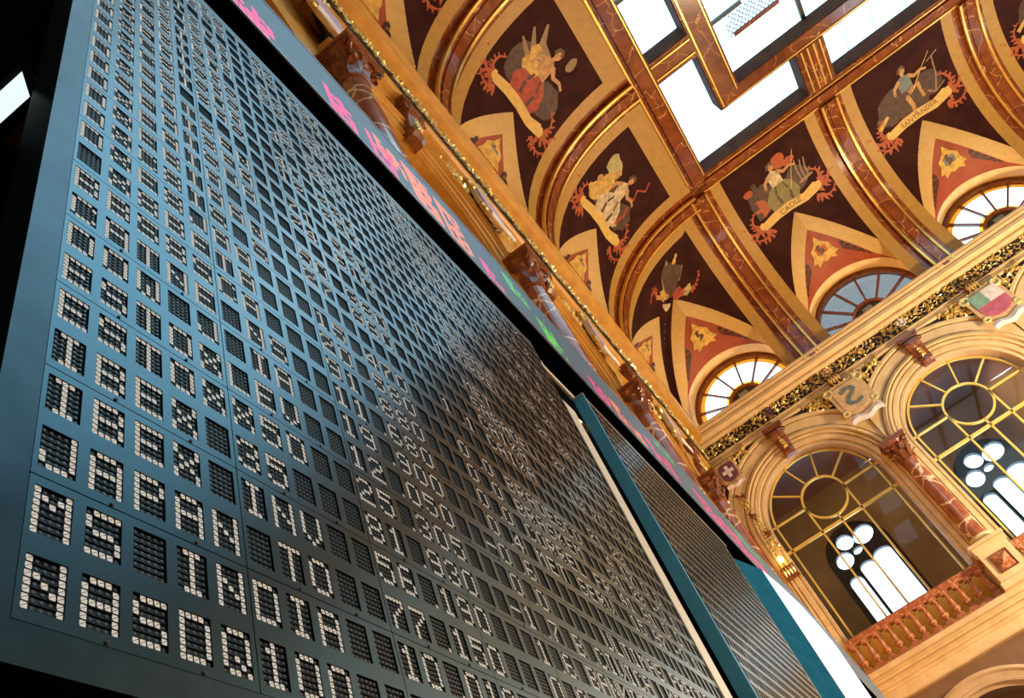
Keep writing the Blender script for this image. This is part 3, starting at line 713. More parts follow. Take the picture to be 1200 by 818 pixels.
# gallery behind
YO = 4.0
m = MB(); hw = B / 2
GR, GZ = 1.05, 10.62
for u in BACK_U[:3]:
    c = u - .02
    arch_ring(m, c, GZ, GR, hw, 13.0, YO)
    for s in (-1, 1): m.add([(c + s * GR, YO, 5.9), (c + s * hw, YO, 5.9), (c + s * hw, YO, GZ), (c + s * GR, YO, GZ)], [(0, 1, 2, 3)])
    m.add([(c - GR, YO, 5.9), (c + GR, YO, 5.9), (c + GR, YO, 7.2), (c - GR, YO, 7.2)], [(0, 1, 2, 3)])
    reveal(m, c, GZ, GR, 7.2, YO, YO + .35)
x0, x1 = BACK_U[0] - B / 2, BACK_U[2] + B / 2
m.add([(x0, .5, 5.9), (x0, YO, 5.9), (x0, YO, 13.0), (x0, .5, 13.0)], [(0, 1, 2, 3)])
m.add([(x1, .5, 5.9), (x1, YO, 5.9), (x1, YO, 13.0), (x1, .5, 13.0)], [(0, 1, 2, 3)])
m.add([(x0, .45, 5.9), (x1, .45, 5.9), (x1, YO, 5.9), (x0, YO, 5.9)], [(0, 1, 2, 3)])
m.add([(x0, .45, 13.0), (x1, .45, 13.0), (x1, YO, 13.0), (x0, YO, 13.0)], [(0, 1, 2, 3)], 1)
tag(m.build('wall_gallery', ['gallery', 'galceil'], None, (0, YW, 0)), kind='structure')
for i, u in enumerate(BACK_U[:2]):
    point_fill((u + .4, YW + 1.4, 9.0), 26, (1.0, 0.62, 0.25), .15)  # unseen fill added inside the gallery to bring up its brown walls
def gothic(idx, u):
    from mathutils.geometry import tessellate_polygon
    e = empty('window_%d' % idx, (u - .02, YW + YO + .2, 0)); tag(e, kind='structure')
    out = [(GR, 7.2)] + [(GR * math.cos(t), GZ + GR * math.sin(t)) for t in np.linspace(0, math.pi, 25)] + [(-GR, 7.2)]
    holes = []
    for xa, xb, zt in ((-.86, -.42, 10.02), (-.32, .18, 10.26), (.23, .84, 10.38)):
        xm, hw_ = (xa + xb) / 2, (xb - xa) / 2
        holes.append([(xb, 7.3)] + [(xm + hw_ * math.cos(t), zt - .1 + .16 * math.sin(t)) for t in np.linspace(0, math.pi, 9)] + [(xa, 7.3)])
    for cx, cz, rx, rz_, rot in ((-.54, 10.66, .30, .27, .5), (-.20, 11.16, .28, .26, -.3), (.42, 11.08, .36, .29, .35), (-.02, 10.73, .17, .11, .2)):
        c, sn = math.cos(rot), math.sin(rot)
        holes.append([(cx + rx * math.cos(t) * c - rz_ * math.sin(t) * sn, cz + rx * math.cos(t) * sn + rz_ * math.sin(t) * c) for t in np.linspace(0, 2 * math.pi, 15)[:-1]])
    loops = [out] + holes; flat = [p for l in loops for p in l]
    tr = tessellate_polygon([[Vector((x, z, 0)) for x, z in l] for l in loops])
    q = MB()
    for y in (-.09, .09): q.add([(x, y, z) for x, z in flat], [tuple(t) for t in tr])
    for l in loops: q.grid([[(x, -.09, z) for x, z in l], [(x, .09, z) for x, z in l]], 0, True)
    q.build('tracery', 'lead', e)
    for h in holes:
        p = MB(); p.add([(x, .03, z) for x, z in h], [tuple(range(len(h)))]); p.build('pane', 'roofglass', e)
gothic(3, BACK_U[0]); gothic(4, BACK_U[1])

# ------------------------------------------------------------------ lunette windows
def lunette_window(idx, side, u, mats):
    loc, rz = on_wall(side, u); e = empty('window_%d' % idx, loc, rz); tag(e, kind='structure')
    def arc(r, n=33): return [(r * math.cos(t), ZLUN + r * math.sin(t)) for t in np.linspace(0, math.pi, n)]
    y = .32
    q = MB(); q.bar(arc(1.70), .13, y - .12, y + .05); q.build('frame', 'wood', e)
    q = MB(); q.bar(arc(1.79), .05, .12, .20); q.build('gilt_bead', 'gold', e)
    q = MB(); q.bar(arc(.60), .09, y - .08, y + .05); q.build('ring_bar', 'wood', e)
    q = MB(); q.bar([(-1.7, ZLUN), (1.7, ZLUN)], .1, y - .06, y + .05); q.build('sill_bar', 'wood', e)
    A = [math.radians(a) for a in (0, 22, 49, 76, 104, 131, 158, 180)]
    for a in A[1:-1]:
        q = MB(); q.bar([(.62 * math.cos(a), ZLUN + .62 * math.sin(a)), (1.68 * math.cos(a), ZLUN + 1.68 * math.sin(a))], .065, y - .06, y + .04); q.build('glazing_bar', 'wood' if side == 'back' else 'lead', e)
    def sector(r0, r1, a0, a1, mat, nm, yy):
        q = MB(); ts = np.linspace(a0, a1, 6)
        q.grid([[(r0 * math.cos(t), yy, ZLUN + r0 * math.sin(t)) for t in ts], [(r1 * math.cos(t), yy, ZLUN + r1 * math.sin(t)) for t in ts]]); q.build(nm, mat, e)
    for a0, a1 in zip(A, A[1:]):
        sector(.76, 1.48, a0, a1, mats[0], 'pane', y); sector(1.48, 1.66, a0, a1, mats[1], 'border_pane', y); sector(.62, .76, a0, a1, mats[2], 'border_pane', y)
    q = MB(); q.add([(0, y + .01, ZLUN)] + [(x, y + .01, z) for x, z in arc(.58, 17)], [tuple(range(18))]); q.build('centre_pane', 'lead', e)
    q = MB(); q.box(-.16, .16, y - .05, y, ZLUN + .12, ZLUN + .42); q.build('vent', 'slate', e)
G3 = ('roofglass', 'amber', 'yglass')
lunette_window(5, 'back', BACK_U[0], G3); lunette_window(6, 'back', BACK_U[1], ('greyglass', 'greyglass', 'greyglass')); lunette_window(7, 'back', BACK_U[2], G3)
lunette_window(8, 'left', LEFT_U[0], G3)
mb = MB(); mb.add([(XW - .5, YN, 13.9), (XW - .5, YW, 13.9), (XW - .5, YW, 19.4), (XW - .5, YN, 19.4)], [(0, 1, 2, 3)])
tag(mb.build('wall_side_attic', 'gallery'), kind='structure')

# ------------------------------------------------------------------ vault paintings
def vault_mesh(poly, off, sub=True):     # polygon in (x, metres above the lunette apex) laid on the cove
    out = []
    n = len(poly)
    for i in range(n):
        a, b = poly[i], poly[(i + 1) % n]; k = max(1, int(math.hypot(b[0] - a[0], b[1] - a[1]) / .25))
        for j in range(k): out.append((a[0] + (b[0] - a[0]) * j / k, a[1] + (b[1] - a[1]) * j / k))
    return out
def ear(poly):                           # simple polygon -> triangles
    from mathutils.geometry import tessellate_polygon
    return tessellate_polygon([[Vector((x, y, 0)) for x, y in poly]])
CUR = ['back']
def vpos(x, h, off):
    n, z = cove_s(min(SAPS[CUR[0]] + h, STOP - .02), off); return (x, -n, z)
def vpiece(e, name, mat, polys, off):
    sets = [polys] if name == 'acanthus' else [[p] for p in polys]
    for ps in sets:
        mb = MB()
        for poly in ps:
            pp = vault_mesh(poly, off)
            tris = ear(pp); mb.add([vpos(x, h, off) for x, h in pp], [tuple(t) for t in tris])
        o = mb.build(name, mat, e)
        if name == 'acanthus': o['kind'] = 'stuff'

def blob(cx, cy, rx, ry, rot=0, n=14, wob=.12, rr=None):
    rr = rr or random; c, s = math.cos(rot), math.sin(rot); out = []
    for i in range(n):
        t = 2 * math.pi * i / n; k = 1 + rr.uniform(-wob, wob); x, y = rx * k * math.cos(t), ry * k * math.sin(t); out.append((cx + x * c - y * s, cy + x * s + y * c))
    return out
def limb(pts, w0, w1):
    L, Rr = [], []; n = len(pts)
    for i, p in enumerate(pts):
        a, b = pts[max(i - 1, 0)], pts[min(i + 1, n - 1)]; dx, dy = b[0] - a[0], b[1] - a[1]; d = math.hypot(dx, dy) or 1; w = w0 + (w1 - w0) * i / (n - 1)
        L.append((p[0] - dy / d * w, p[1] + dx / d * w)); Rr.append((p[0] + dy / d * w, p[1] - dx / d * w))
    return L + Rr[::-1]
RC = random.Random(33)
def curl(cx, cy, s, a0, sx=1):           # acanthus frond: a curved run of ragged overlapping leaves
    P = []
    pts = [(cx + sx * s * (t * .20) * math.cos(a0 + t * .25), cy + s * (t * .20) * math.sin(a0 + t * .25)) for t in range(6)]
    P.append(limb(pts, s * .07, s * .02))
    for t in range(6):
        for sg in (-1, 1):
            a = a0 + t * .25 + sg * RC.uniform(.5, 1.0); r = s * (.20 - .018 * t); p = pts[t]
            q = (p[0] + sx * r * .75 * math.cos(a), p[1] + r * .75 * math.sin(a))
            P.append(blob(q[0], q[1], r, r * .42, a if sx > 0 else math.pi - a, 13, .42, RC))
    return P
def text_polys(txt, size):
    c = bpy.data.curves.new('lettering', 'FONT'); c.body = txt; c.size = size; c.align_x = 'CENTER'; c.resolution_u = 2
    o = bpy.data.objects.new('lettering', c); COL.objects.link(o)
    dg = bpy.context.evaluated_depsgraph_get(); me = bpy.data.meshes.new_from_object(o.evaluated_get(dg))
    vs = [(v.co.x, v.co.y) for v in me.vertices]; fs = [tuple(p.vertices) for p in me.polygons]
    bpy.data.objects.remove(o); bpy.data.curves.remove(c); bpy.data.meshes.remove(me); return vs, fs
def painting(side, u, label, spec, text=None, group=None, scroll_dx=0, mir=1):
    CUR[0] = side
    loc, rz = on_wall(side, u); e = empty('vault_painting', loc, rz); tag(e, label, 'painting', group)
    rr = random.Random(label)
    th = .0
    # scroll banner right above the lunette apex
    def X(p): return [(mir * x, h) for x, h in p]
    vpiece(e, 'scroll', 'scroll', [X([(-1.02, .02), (-.55, .10), (0, .12), (.55, .06), (1.02, .14), (1.08, .40), (.95, .48), (.55, .36), (0, .42), (-.55, .40), (-.98, .30), (-1.1, .18)]), X(blob(-1.06, .2, .10, .13, rr=rr)), X(blob(1.06, .3, .10, .14, rr=rr))], .020)
    if text:
        vs, fs = text_polys(text, .26 if len(text) < 6 else .22); mb = MB(); mb.add([vpos(x, .17 + y + .02 * math.sin(x * 3), .026) for x, y in vs], fs); mb.build('lettering', 'ink', e)
    fo = []
    for cx, cy, s, a0, sx in ((1.05, .25, .62, -.5, 1), (1.15, .35, .5, .5, 1), (-1.05, .15, .62, -.7, -1), (-1.15, .2, .45, .4, -1), (.9, 0, .5, -1.3, 1), (-.9, -.02, .55, -1.2, -1)):
        fo += [X(q) for q in curl(cx, cy, s * 1.15, a0, sx)]
    vpiece(e, 'acanthus', 'foliage', fo, .014); 
    for nm, mat, polys, off in spec(rr): vpiece(e, nm, mat, [X(p) for p in polys], off)
    return e
def seated(skirt, top, skin='flesh', extra=None, big=1.0, sx=0.0, arm=1):
    def f(rr):
        k = big
        def T(pts): return [(sx + x * k, .42 + y * k) for x, y in pts]
        out = [('backdrop', 'shadow', [T(blob(-.55, .55, .5, .5, rr=rr)), T(blob(.6, .5, .45, .42, rr=rr))], .012),
               ('skirt', skirt, [T([(-.50, -.02), (-.62, .30), (-.38, .62), (-.12, .80), (.20, .78), (.44, .58), (.55, .22), (.42, -.06), (.05, -.10)])], .017),
               ('skirt_fold', 'shadow', [T(limb([(-.1, .7), (-.2, .4), (-.15, .05)], .03, .05)), T(limb([(.15, .7), (.25, .35), (.2, .0)], .02, .05))], .0185),
               ('torso', top, [T([(-.20, .72), (-.22, 1.0), (-.16, 1.20), (.0, 1.27), (.15, 1.18), (.20, .98), (.20, .72)])], .018),
               ('arm', skin, [T(limb([(.14, 1.15), (.34, 1.0), (.56, 1.06), (.74, .98)], .07, .035)), T(limb([(-.15, 1.14), (-.36, .98), (-.40, .76)], .07, .04))], .020),
               ('head', skin, [T(blob(.02, 1.42, .105, .135, .1, 14, .03, rr)), T(limb([(.0, 1.24), (.01, 1.36)], .055, .05))], .020),
               ('hair', 'hair', [T(limb([(.12, 1.46), (.05, 1.56), (-.06, 1.52), (-.10, 1.38)], .045, .05))], .022),
               ('foot', skin, [T(blob(-.2, -.10, .13, .06, .2, 10, .1, rr)), T(blob(.3, -.12, .12, .06, -.2, 10, .1, rr))], .019)]
        if extra: out += extra(rr, T)
        return out
    return f
def ex_cadiz(rr, T):
    return [('pillar', 'shadow', [T([(-1.05, .0), (-.85, .0), (-.85, .95), (-1.05, .95)]), T([(-.75, .55), (-.6, .55), (-.62, 1.25), (-.78, 1.25)])], .013),
            ('bust', 'foliage', [T(blob(-.95, 1.02, .16, .14, 0, 12, .1, rr)), T(blob(-.8, .35, .26, .34, 0, 12, .15, rr))], .014),
            ('lyre', 'wing', [T(limb([(.72, .25), (.70, .75), (.76, 1.1)], .03, .02)), T(limb([(.84, .25), (.84, .7), (.92, 1.0)], .03, .02)), T(limb([(.96, .3), (.98, .7), (1.06, 1.0)], .03, .02)), T(limb([(.6, .3), (1.1, .35)], .04, .04))], .015),
            ('staff', 'yellow drape', [T(limb([(.3, .3), (.85, 1.5)], .018, .012))], .023),
            ('cloud', 'foliage', [T(blob(.3, 1.45, .26, .26, 0, 12, .2, rr)), T(blob(.6, 1.2, .22, .16, 0, 12, .2, rr))], .011)]
def ex_sant(rr, T):
    return [('anchor', 'wing', [T(limb([(.75, .1), (.95, .6), (1.0, 1.25)], .03, .02)), T(limb([(.8, 1.15), (1.2, 1.3)], .02, .02)), T(limb([(.5, .3), (.75, .1), (1.1, .25)], .03, .02))], .015),
            ('oar', 'yellow drape', [T(limb([(.1, .55), (.95, 1.45)], .02, .012)), T(limb([(-1.25, .1), (-.85, .35)], .07, .05))], .023),
            ('net', 'shadow', [T(blob(-.75, .35, .45, .35, 0, 14, .2, rr))], .0125), ('leg', 'flesh', [T(limb([(.0, .6), (.35, .70), (.38, .2)], .09, .05)), T(limb([(-.1, .55), (-.02, .15), (-.1, -.2)], .08, .05))], .019)]
def ex_wings(rr, T):
    return [('wing', 'wing', [T(limb([(-.15, 1.1), (-.5, 1.25), (-.75, 1.6)], .16, .03)), T(limb([(-.2, .95), (-.6, 1.0), (-.95, 1.3)], .14, .03)), T(limb([(-.2, .9), (-.65, .8), (-1.0, .95)], .12, .03))], .0155),
            ('drape', 'yellow drape', [T(blob(-.35, .72, .34, .20, .3, 14, .18, rr)), T(blob(-.5, 1.0, .13, .16, 0, 12, .2, rr))], .019), ('mask', 'wing', [T(blob(.45, 1.55, .12, .20, .2, 12, .1, rr))], .015)]
def ex_group(rr, T):
    return [('companion', 'yellow drape', [T(blob(-.62, .72, .26, .32, .2, 14, .2, rr)), T(blob(-.85, .3, .3, .25, 0, 14, .2, rr))], .016),
            ('companion_head', 'flesh', [T(blob(-.55, 1.15, .13, .14, 0, 12, .05, rr)), T(blob(-.95, .65, .12, .12, 0, 12, .05, rr))], .018),
            ('garland', 'pale green', [T(blob(-.8, 1.25, .32, .28, 0, 14, .25, rr)), T(blob(.4, .2, .25, .2, 0, 14, .2, rr))], .0145),
            ('ribbon', 'red drape', [T(limb([(.3, 1.0), (.6, 1.15), (.45, 1.4), (.7, 1.6), (.55, 1.85)], .05, .035)), T(limb([(.55, .2), (.7, .6), (.6, .9)], .06, .03))], .016)]
painting('back', BACK_U[1], 'painted vault figure in a green skirt above a scroll lettered CADIZ', seated('green drape', 'white drape', extra=ex_cadiz), 'CADIZ')
painting('back', BACK_U[2], 'painted vault figure with oar and anchor above a scroll lettered SANTANDER', seated('shadow', 'slate', extra=ex_sant), 'SANTANDER')
painting('back', BACK_U[3], 'painted vault figure in the farthest bay over the window wall', seated('foliage', 'shadow', extra=ex_sant, big=.9))
painting('left', LEFT_U[1], 'painted vault group in white drapery with a red ribbon and green garland', seated('white drape', 'white drape', extra=ex_group), mir=1)
painting('left', LEFT_U[2], 'painted winged vault figure in a bright red skirt and yellow drapery', seated('red drape', 'flesh', extra=ex_wings, big=1.08))
painting('left', LEFT_U[3], 'painted vault foliage and figure in the bay before the red-skirted figure', seated('foliage', 'shadow', extra=ex_wings))
# corner painting spread on the mitred corner
def corner_painting():
    e = empty('vault_painting', (XW, YW, 0)); tag(e, 'painted vault group of reclining figures filling the corner of the ceiling', 'painting')
    rr = random.Random(11)
    def pos(a, h, off):        # a: along (right of the mitre positive -> back wall side), measured from the mitre line
        n, z = cove_s(min(SAPS['left'] + .1 + h, STOP - .03), off)
        return (n + max(a, 0), -n - max(-a, 0), z)
    def piece(nm, mat, polys, off):
        mb = MB()
        for poly in polys:
            pp = vault_mesh(poly, off); tr = ear(pp); mb.add([pos(a, h, off) for a, h in pp], [tuple(t) for t in tr])
        mb.build(nm, mat, e)
    for nm, mat, ps, off in (('cloud', 'shadow', [blob(-.1, .95, .55, .42, 0, 16, .15, rr)], .012),
            ('robe', 'yellow drape', [blob(-.30, .55, .34, .15, .45, 14, .2, rr)], .017), ('robe', 'flesh', [blob(.08, .72, .30, .13, .5, 14, .15, rr)], .017), ('cushion', 'red drape', [blob(.36, .55, .17, .14, .2, 12, .2, rr)], .019),
            ('linen', 'white drape', [blob(-.05, .30, .24, .10, .1, 12, .2, rr)], .019), ('lion', 'pale green', [blob(.82, .42, .15, .16, 0, 12, .25, rr)], .019),
            ('statue', 'yellow drape', [blob(-.02, 1.62, .07, .09, 0, 12, .05, rr)], .021), ('statue', 'yellow drape', [limb([(-.02, 1.52), (-.06, 1.38), (.0, 1.25)], .09, .11)], .020),
            ('head', 'flesh', [blob(-.52, .82, .09, .10, 0, 12, .05, rr)], .021), ('arm', 'flesh', [limb([(-.5, .74), (-.25, .62), (.1, .68)], .06, .05)], .021), ('leg', 'flesh', [limb([(-.85, .22), (-.55, .36), (-.25, .42)], .05, .06)], .021), ('leg', 'foliage', [limb([(.35, .42), (.55, .46), (.75, .42)], .09, .10)], .018),
            ('tower', 'wing', [[(-.58, .95), (-.42, .95), (-.40, 1.3), (-.55, 1.3)]], .014), ('tower', 'yellow drape', [[(-.42, .85), (-.32, .85), (-.30, 1.25), (-.40, 1.25)]], .015), ('frame', 'wing', [[(.18, .85), (.24, .85), (.26, 1.3), (.2, 1.3)]], .014), ('frame', 'wing', [[(.36, .85), (.42, .85), (.42, 1.25), (.37, 1.25)]], .014)):
        piece(nm, mat, ps, off)
    for c in (curl(-.8, .30, .5, 2.6, 1), curl(.98, .35, .4, -.2, 1)):
        piece('acanthus', 'foliage', c, .013); e.children[-1]['kind'] = 'stuff'
corner_painting()
# shields painted on the red fields of the lunettes
def soffit(s, p, t, SAP):                # the ruled soffit of lunette(): s side, p 0 base .. 1 apex, t 0 ochre edge .. 1 window
    n, z = cove_s(SAP * p); a = Vector((s * lun_w(SAP * p, SAP), -n, z)); th = math.pi / 2 * p
    b = Vector((s * (RLUN + .02) * math.cos(th), .18, ZLUN + (RLUN + .02) * math.sin(th)))
    return a.lerp(b, t) + Vector((0, 0, -.26)) * p * 4 * t * (1 - t)
def lun_pos(x, q, off=.02):              # point of the soffit at x metres from the centre line, q of the way to the window
    SAP = SAPS[CUR[0]]; s = -1 if x < 0 else 1; lo, hi = 0.0, 1.0
    for _ in range(24):
        md = (lo + hi) / 2
        if abs(soffit(s, md, q, SAP).x) > abs(x): lo = md
        else: hi = md
    P = soffit(s, lo, q, SAP); d1 = soffit(s, lo, min(q + .02, 1), SAP) - P; d2 = soffit(s, max(lo - .02, 0), q, SAP) - P
    nr = d1.cross(d2)
    if nr.length < 1e-9: nr = Vector((0, -.3, -1))
    nr.normalize()
    if nr.z > 0: nr = -nr
    P = P + nr * off
    return (P.x, P.y, P.z)
def emblem(side, u, label, charge, group=None):
    CUR[0] = side; loc, rz = on_wall(side, u); e = empty('painted_emblem', loc, rz); tag(e, label, 'emblem', group); rr = random.Random(label + str(u))
    def piece(nm, mat, polys, off):
        mb = MB()
        for poly in polys:
            tr = ear(poly); mb.add([lun_pos(x, q, off) for x, q in poly], [tuple(t) for t in tr])
        mb.build(nm, mat, e)
    st = [((.36 if i % 2 else .47) * math.cos(i * math.pi / 8) , .47 - (.125 if i % 2 else .165) * math.sin(i * math.pi / 8)) for i in range(16)]
    piece('gold_frame', 'yellow drape', [st], .02)
    piece('field', charge, [[(-.19, .385), (.19, .385), (.18, .51), (0, .56), (-.18, .51)]], .03)
    piece('charge', 'ink', [[(-.10, .40), (.03, .40), (-.03, .45), (.10, .45), (.09, .49), (-.09, .52), (-.03, .47), (-.12, .46)]], .036)
    sc_ = []
    for s in (-1, 1):
        for k in range(5):
            x = s * (.60 + .13 * k); q = .40 + .018 * k
            f = 1 - .13 * k; sc_.append([(x + f * a, q + f * b) for a, b in limb([(0, .0), (s * .04, -.05), (s * .10, -.065), (s * .13, -.02), (s * .08, .01)], .030, .018)]); sc_.append([(x + f * a, q + f * b) for a, b in limb([(0, .02), (s * .07, .05), (s * .13, .05), (s * .17, .0)], .026, .012)])
    for half in (sc_[:len(sc_) // 2], sc_[len(sc_) // 2:]):
        piece('black_scrollwork', 'black scroll', half, .022); e.children[-1]['kind'] = 'stuff'
emblem('back', BACK_U[0], 'gold-framed emblem on the red field over the first round-headed attic window', 'scroll')
emblem('back', BACK_U[1], 'gold-framed emblem on the red field over the grey attic window', 'foliage')
emblem('back', BACK_U[2], 'gold-framed emblem with a slate shield on the red field over the farthest attic window', 'slate')
for k in range(4): emblem('left', LEFT_U[k], 'gold-framed emblem on a red field over the ticker wall ' + BAY[k], 'slate', 'emblems along the ticker wall')

# ------------------------------------------------------------------ the quotation board
A = .5; XB = -A
CP, RP, CW, CH = .1013 * A, .1457 * A, .0755 * A, .102 * A
Y0, ZTOP0 = .652 * A, .954 * A                 # left edge of column 0, top edge of row 0
GY, GZ0 = .640 * A, .829 * A                   # left and bottom of the module field
NCOL, NROW = 45, 30
FONT = {}
def F(ch, *rows): FONT[ch] = rows
F('A', 14, 17, 17, 31, 17, 17, 17); F('B', 30, 17, 17, 30, 17, 17, 30); F('C', 14, 17, 16, 16, 16, 17, 14); F('D', 30, 17, 17, 17, 17, 17, 30); F('E', 31, 16, 16, 30, 16, 16, 31)
F('F', 31, 16, 16, 30, 16, 16, 16); F('I', 14, 4, 4, 4, 4, 4, 14); F('J', 1, 1, 1, 1, 17, 17, 14); F('K', 17, 18, 20, 24, 20, 18, 17); F('L', 16, 16, 16, 16, 16, 16, 31); F('M', 17, 27, 21, 17, 17, 17, 17)
F('N', 17, 17, 25, 21, 19, 17, 17); F('O', 14, 17, 17, 17, 17, 17, 14); F('P', 30, 17, 17, 30, 16, 16, 16); F('Q', 14, 17, 17, 17, 21, 18, 13); F('R', 30, 17, 17, 30, 20, 18, 17); F('S', 15, 16, 16, 14, 1, 1, 30)
F('T', 31, 4, 4, 4, 4, 4, 4); F('U', 17, 17, 17, 17, 17, 17, 14); F('V', 17, 17, 17, 17, 17, 10, 4); F('W', 17, 17, 17, 21, 21, 21, 10); F('X', 17, 17, 10, 4, 10, 17, 17)
F('0', 14, 17, 17, 17, 17, 17, 14); F('1', 4, 12, 4, 4, 4, 4, 14); F('2', 14, 17, 1, 6, 8, 16, 31); F('3', 14, 17, 1, 6, 1, 17, 14); F('4', 2, 6, 10, 18, 31, 2, 2); F('5', 31, 16, 30, 1, 1, 17, 14); F('6', 14, 16, 16, 30, 17, 17, 14)
F('7', 31, 1, 2, 4, 8, 8, 8); F('8', 14, 17, 17, 14, 17, 17, 14); F('9', 14, 17, 17, 15, 1, 1, 14); F('.', 0, 0, 0, 0, 0, 0, 1); F('-', 0, 0, 0, 31, 0, 0, 0); F(' ', 0, 0, 0, 0, 0, 0, 0)
text = {0: ('NASDQ100', ' 2.130', ' 0.5', 'BA'), 1: ('MS INDIA', '10.010', ' 0.0', 'BBVA'), 2: ('JAPAN TO', '77.150', ' 0.0', 'BA'), 3: ('IBEX INV', '56.190', ' 1.6', 'BANKIA'), 4: ('IBEX  35', '81.930', '-1.7', 'B.CIVICA'),
        5: ('ESTOXX50', '25.305', ' 0.0', '    ULTIMAS'), 6: ('ESTOXLEV', '12.050', '-0.6', ''), 7: ('DOW J IA', '19.900', ' 0.4', 'MET SERV'), 8: ('CATNE NS', '11.680', ' 0.0', 'CORREL FR'), 9: ('BBS8SCA', '91.880', ' 0.0', 'BRASKEM'), 10: (' X8BETA', '20.580', ' 0.0', 'BRADESCO')}
text[4] = ('IBEX 35', '81.930', '-1.7', 'B.CIVICA')
rt = random.Random(5)
for r in range(11, NROW):
    nm = 'D' + rt.choice('XXXS') + rt.choice('EEEC') + rt.choice('8AAB') + rt.choice('TIIJ') + rt.choice('SA8E') + rt.choice('A DE') + rt.choice('N AS')
    text[r] = (nm if r % 9 else nm[:4], '%2d.%03d' % (rt.randint(1, 98), rt.randint(0, 99) * 10), rt.choice([' 0.0', '-0.3', ' 0.2', ' 1.1', '    ']), rt.choice(['ATLAS', 'CAIXA', 'SABADELL', 'CORREL', 'MET', '', '']))
GRID = [[' '] * NCOL for _ in range(NROW)]
def put(r, c, s):
    for i, ch in enumerate(s):
        if c + i < NCOL: GRID[r][c + i] = ch
for r in range(NROW):
    a, b_, c_, d_ = text[r]; put(r, 0, a)
    put(r, 10, b_ if r < 11 or r % 3 else '      '); put(r, 18, c_ if r < 11 or r % 4 == 0 else '    '); put(r, 23, d_)
    if r not in (5, 6) and (r < 11 or r % 2): put(r, 33, '%2d.%02d' % (rt.randint(1, 60), rt.randint(0, 99))); put(r, 39, rt.choice(['0.0', '-0.1', '1.2', '   ']))
    elif r == 5: put(r, 35, 'PRECIOS')
def cell_mesh(mb, ch, x0, zt, fine=True):     # local: x along the board, y depth (negative = towards viewer), z up
    mb.add([(x0, .0042, zt - CH), (x0 + CW, .0042, zt - CH), (x0 + CW, .0042, zt), (x0, .0042, zt)], [(0, 1, 2, 3)], 0)
    dx, dz = CW / 5, CH / 7
    for j in range(7):
        z1 = zt - j * dz - dz * .12; z0 = zt - (j + 1) * dz + dz * .10
        mb.add([(x0 + .0004, .0024, z0), (x0 + CW - .0004, .0024, z0), (x0 + CW - .0004, .0032, z1), (x0 + .0004, .0032, z1)], [(0, 1, 2, 3)], 1)
        row = FONT[ch][j]
        for i in range(5):
            cx, cz = x0 + (i + .5) * dx, zt - (j + .5) * dz; hx, hz = dx * .40, dz * .40; q = .38
            if row >> (4 - i) & 1:
                o = [(-hx, -hz * (1 - q)), (-hx * (1 - q), -hz), (hx * .9, -hz), (hx, -hz * .9), (hx, hz * (1 - q)), (hx * (1 - q), hz), (-hx * .9, hz), (-hx, hz * .9)]
                if fine:      # two leaves split along the diagonal hinge
                    g = dx * .05
                    h1 = [(-hx, -hz * (1 - q)), (-hx * (1 - q), -hz), (hx * .9, -hz), (hx, -hz * .9), (hx, hz * .62)]; h1 = [(-hx * .98, -hz * .62), (-hx * .62, -hz), (hx * .9, -hz), (hx, -hz * .9), (hx, hz * .62)]
                    h2 = [(hx * .62, hz), (-hx * .9, hz), (-hx, hz * .9), (-hx, -hz * .45), (hx, hz * .82)]
                    for h in (h1, h2): mb.add([(cx + a, .0008, cz + b) for a, b in h], [tuple(range(len(h)))], 2)
                else: mb.add([(cx + a, .0010, cz + b) for a, b in o], [tuple(range(8))], 2)
            elif fine:
                mb.add([(cx + hx * .62 * math.cos(t), .0018, cz + hz * .62 * math.sin(t)) for t in [k * math.pi / 3 for k in range(6)]], [tuple(range(6))], 3)
CMATS = ['cell', 'slat', 'lit', 'disc']
def module_mesh(ncol=5, nrow=2):
    mb = MB(); g = .0007; W_, H_ = ncol * CP - g, nrow * RP - g
    xs = [g]; zs = [g]
    for c in range(ncol): xs += [.012 * A + c * CP, .012 * A + c * CP + CW]
    xs.append(W_)
    zb = ZTOP0 - CH - GZ0
    for r in range(nrow): zs += [zb + r * RP, zb + r * RP + CH]
    zs.append(H_)
    for i in range(len(xs) - 1):
        for j in range(len(zs) - 1):
            a, b, c, d = xs[i], xs[i + 1], zs[j], zs[j + 1]
            if i % 2 == 1 and j % 2 == 1:
                mb.add([(a, 0, c), (b, 0, c), (b, 0, d), (a, 0, d), (a, .0042, c), (b, .0042, c), (b, .0042, d), (a, .0042, d)], [(0, 4, 5, 1), (1, 5, 6, 2), (2, 6, 7, 3), (3, 7, 4, 0)])
            else: mb.add([(a, 0, c), (b, 0, c), (b, 0, d), (a, 0, d)], [(0, 1, 2, 3)])
    mb.add([(g, 0, g), (W_, 0, g), (W_, 0, H_), (g, 0, H_), (g, .012, g), (W_, .012, g), (W_, .012, H_), (g, .012, H_)], [(0, 4, 5, 1), (1, 5, 6, 2), (2, 6, 7, 3), (3, 7, 4, 0)])
    return mb
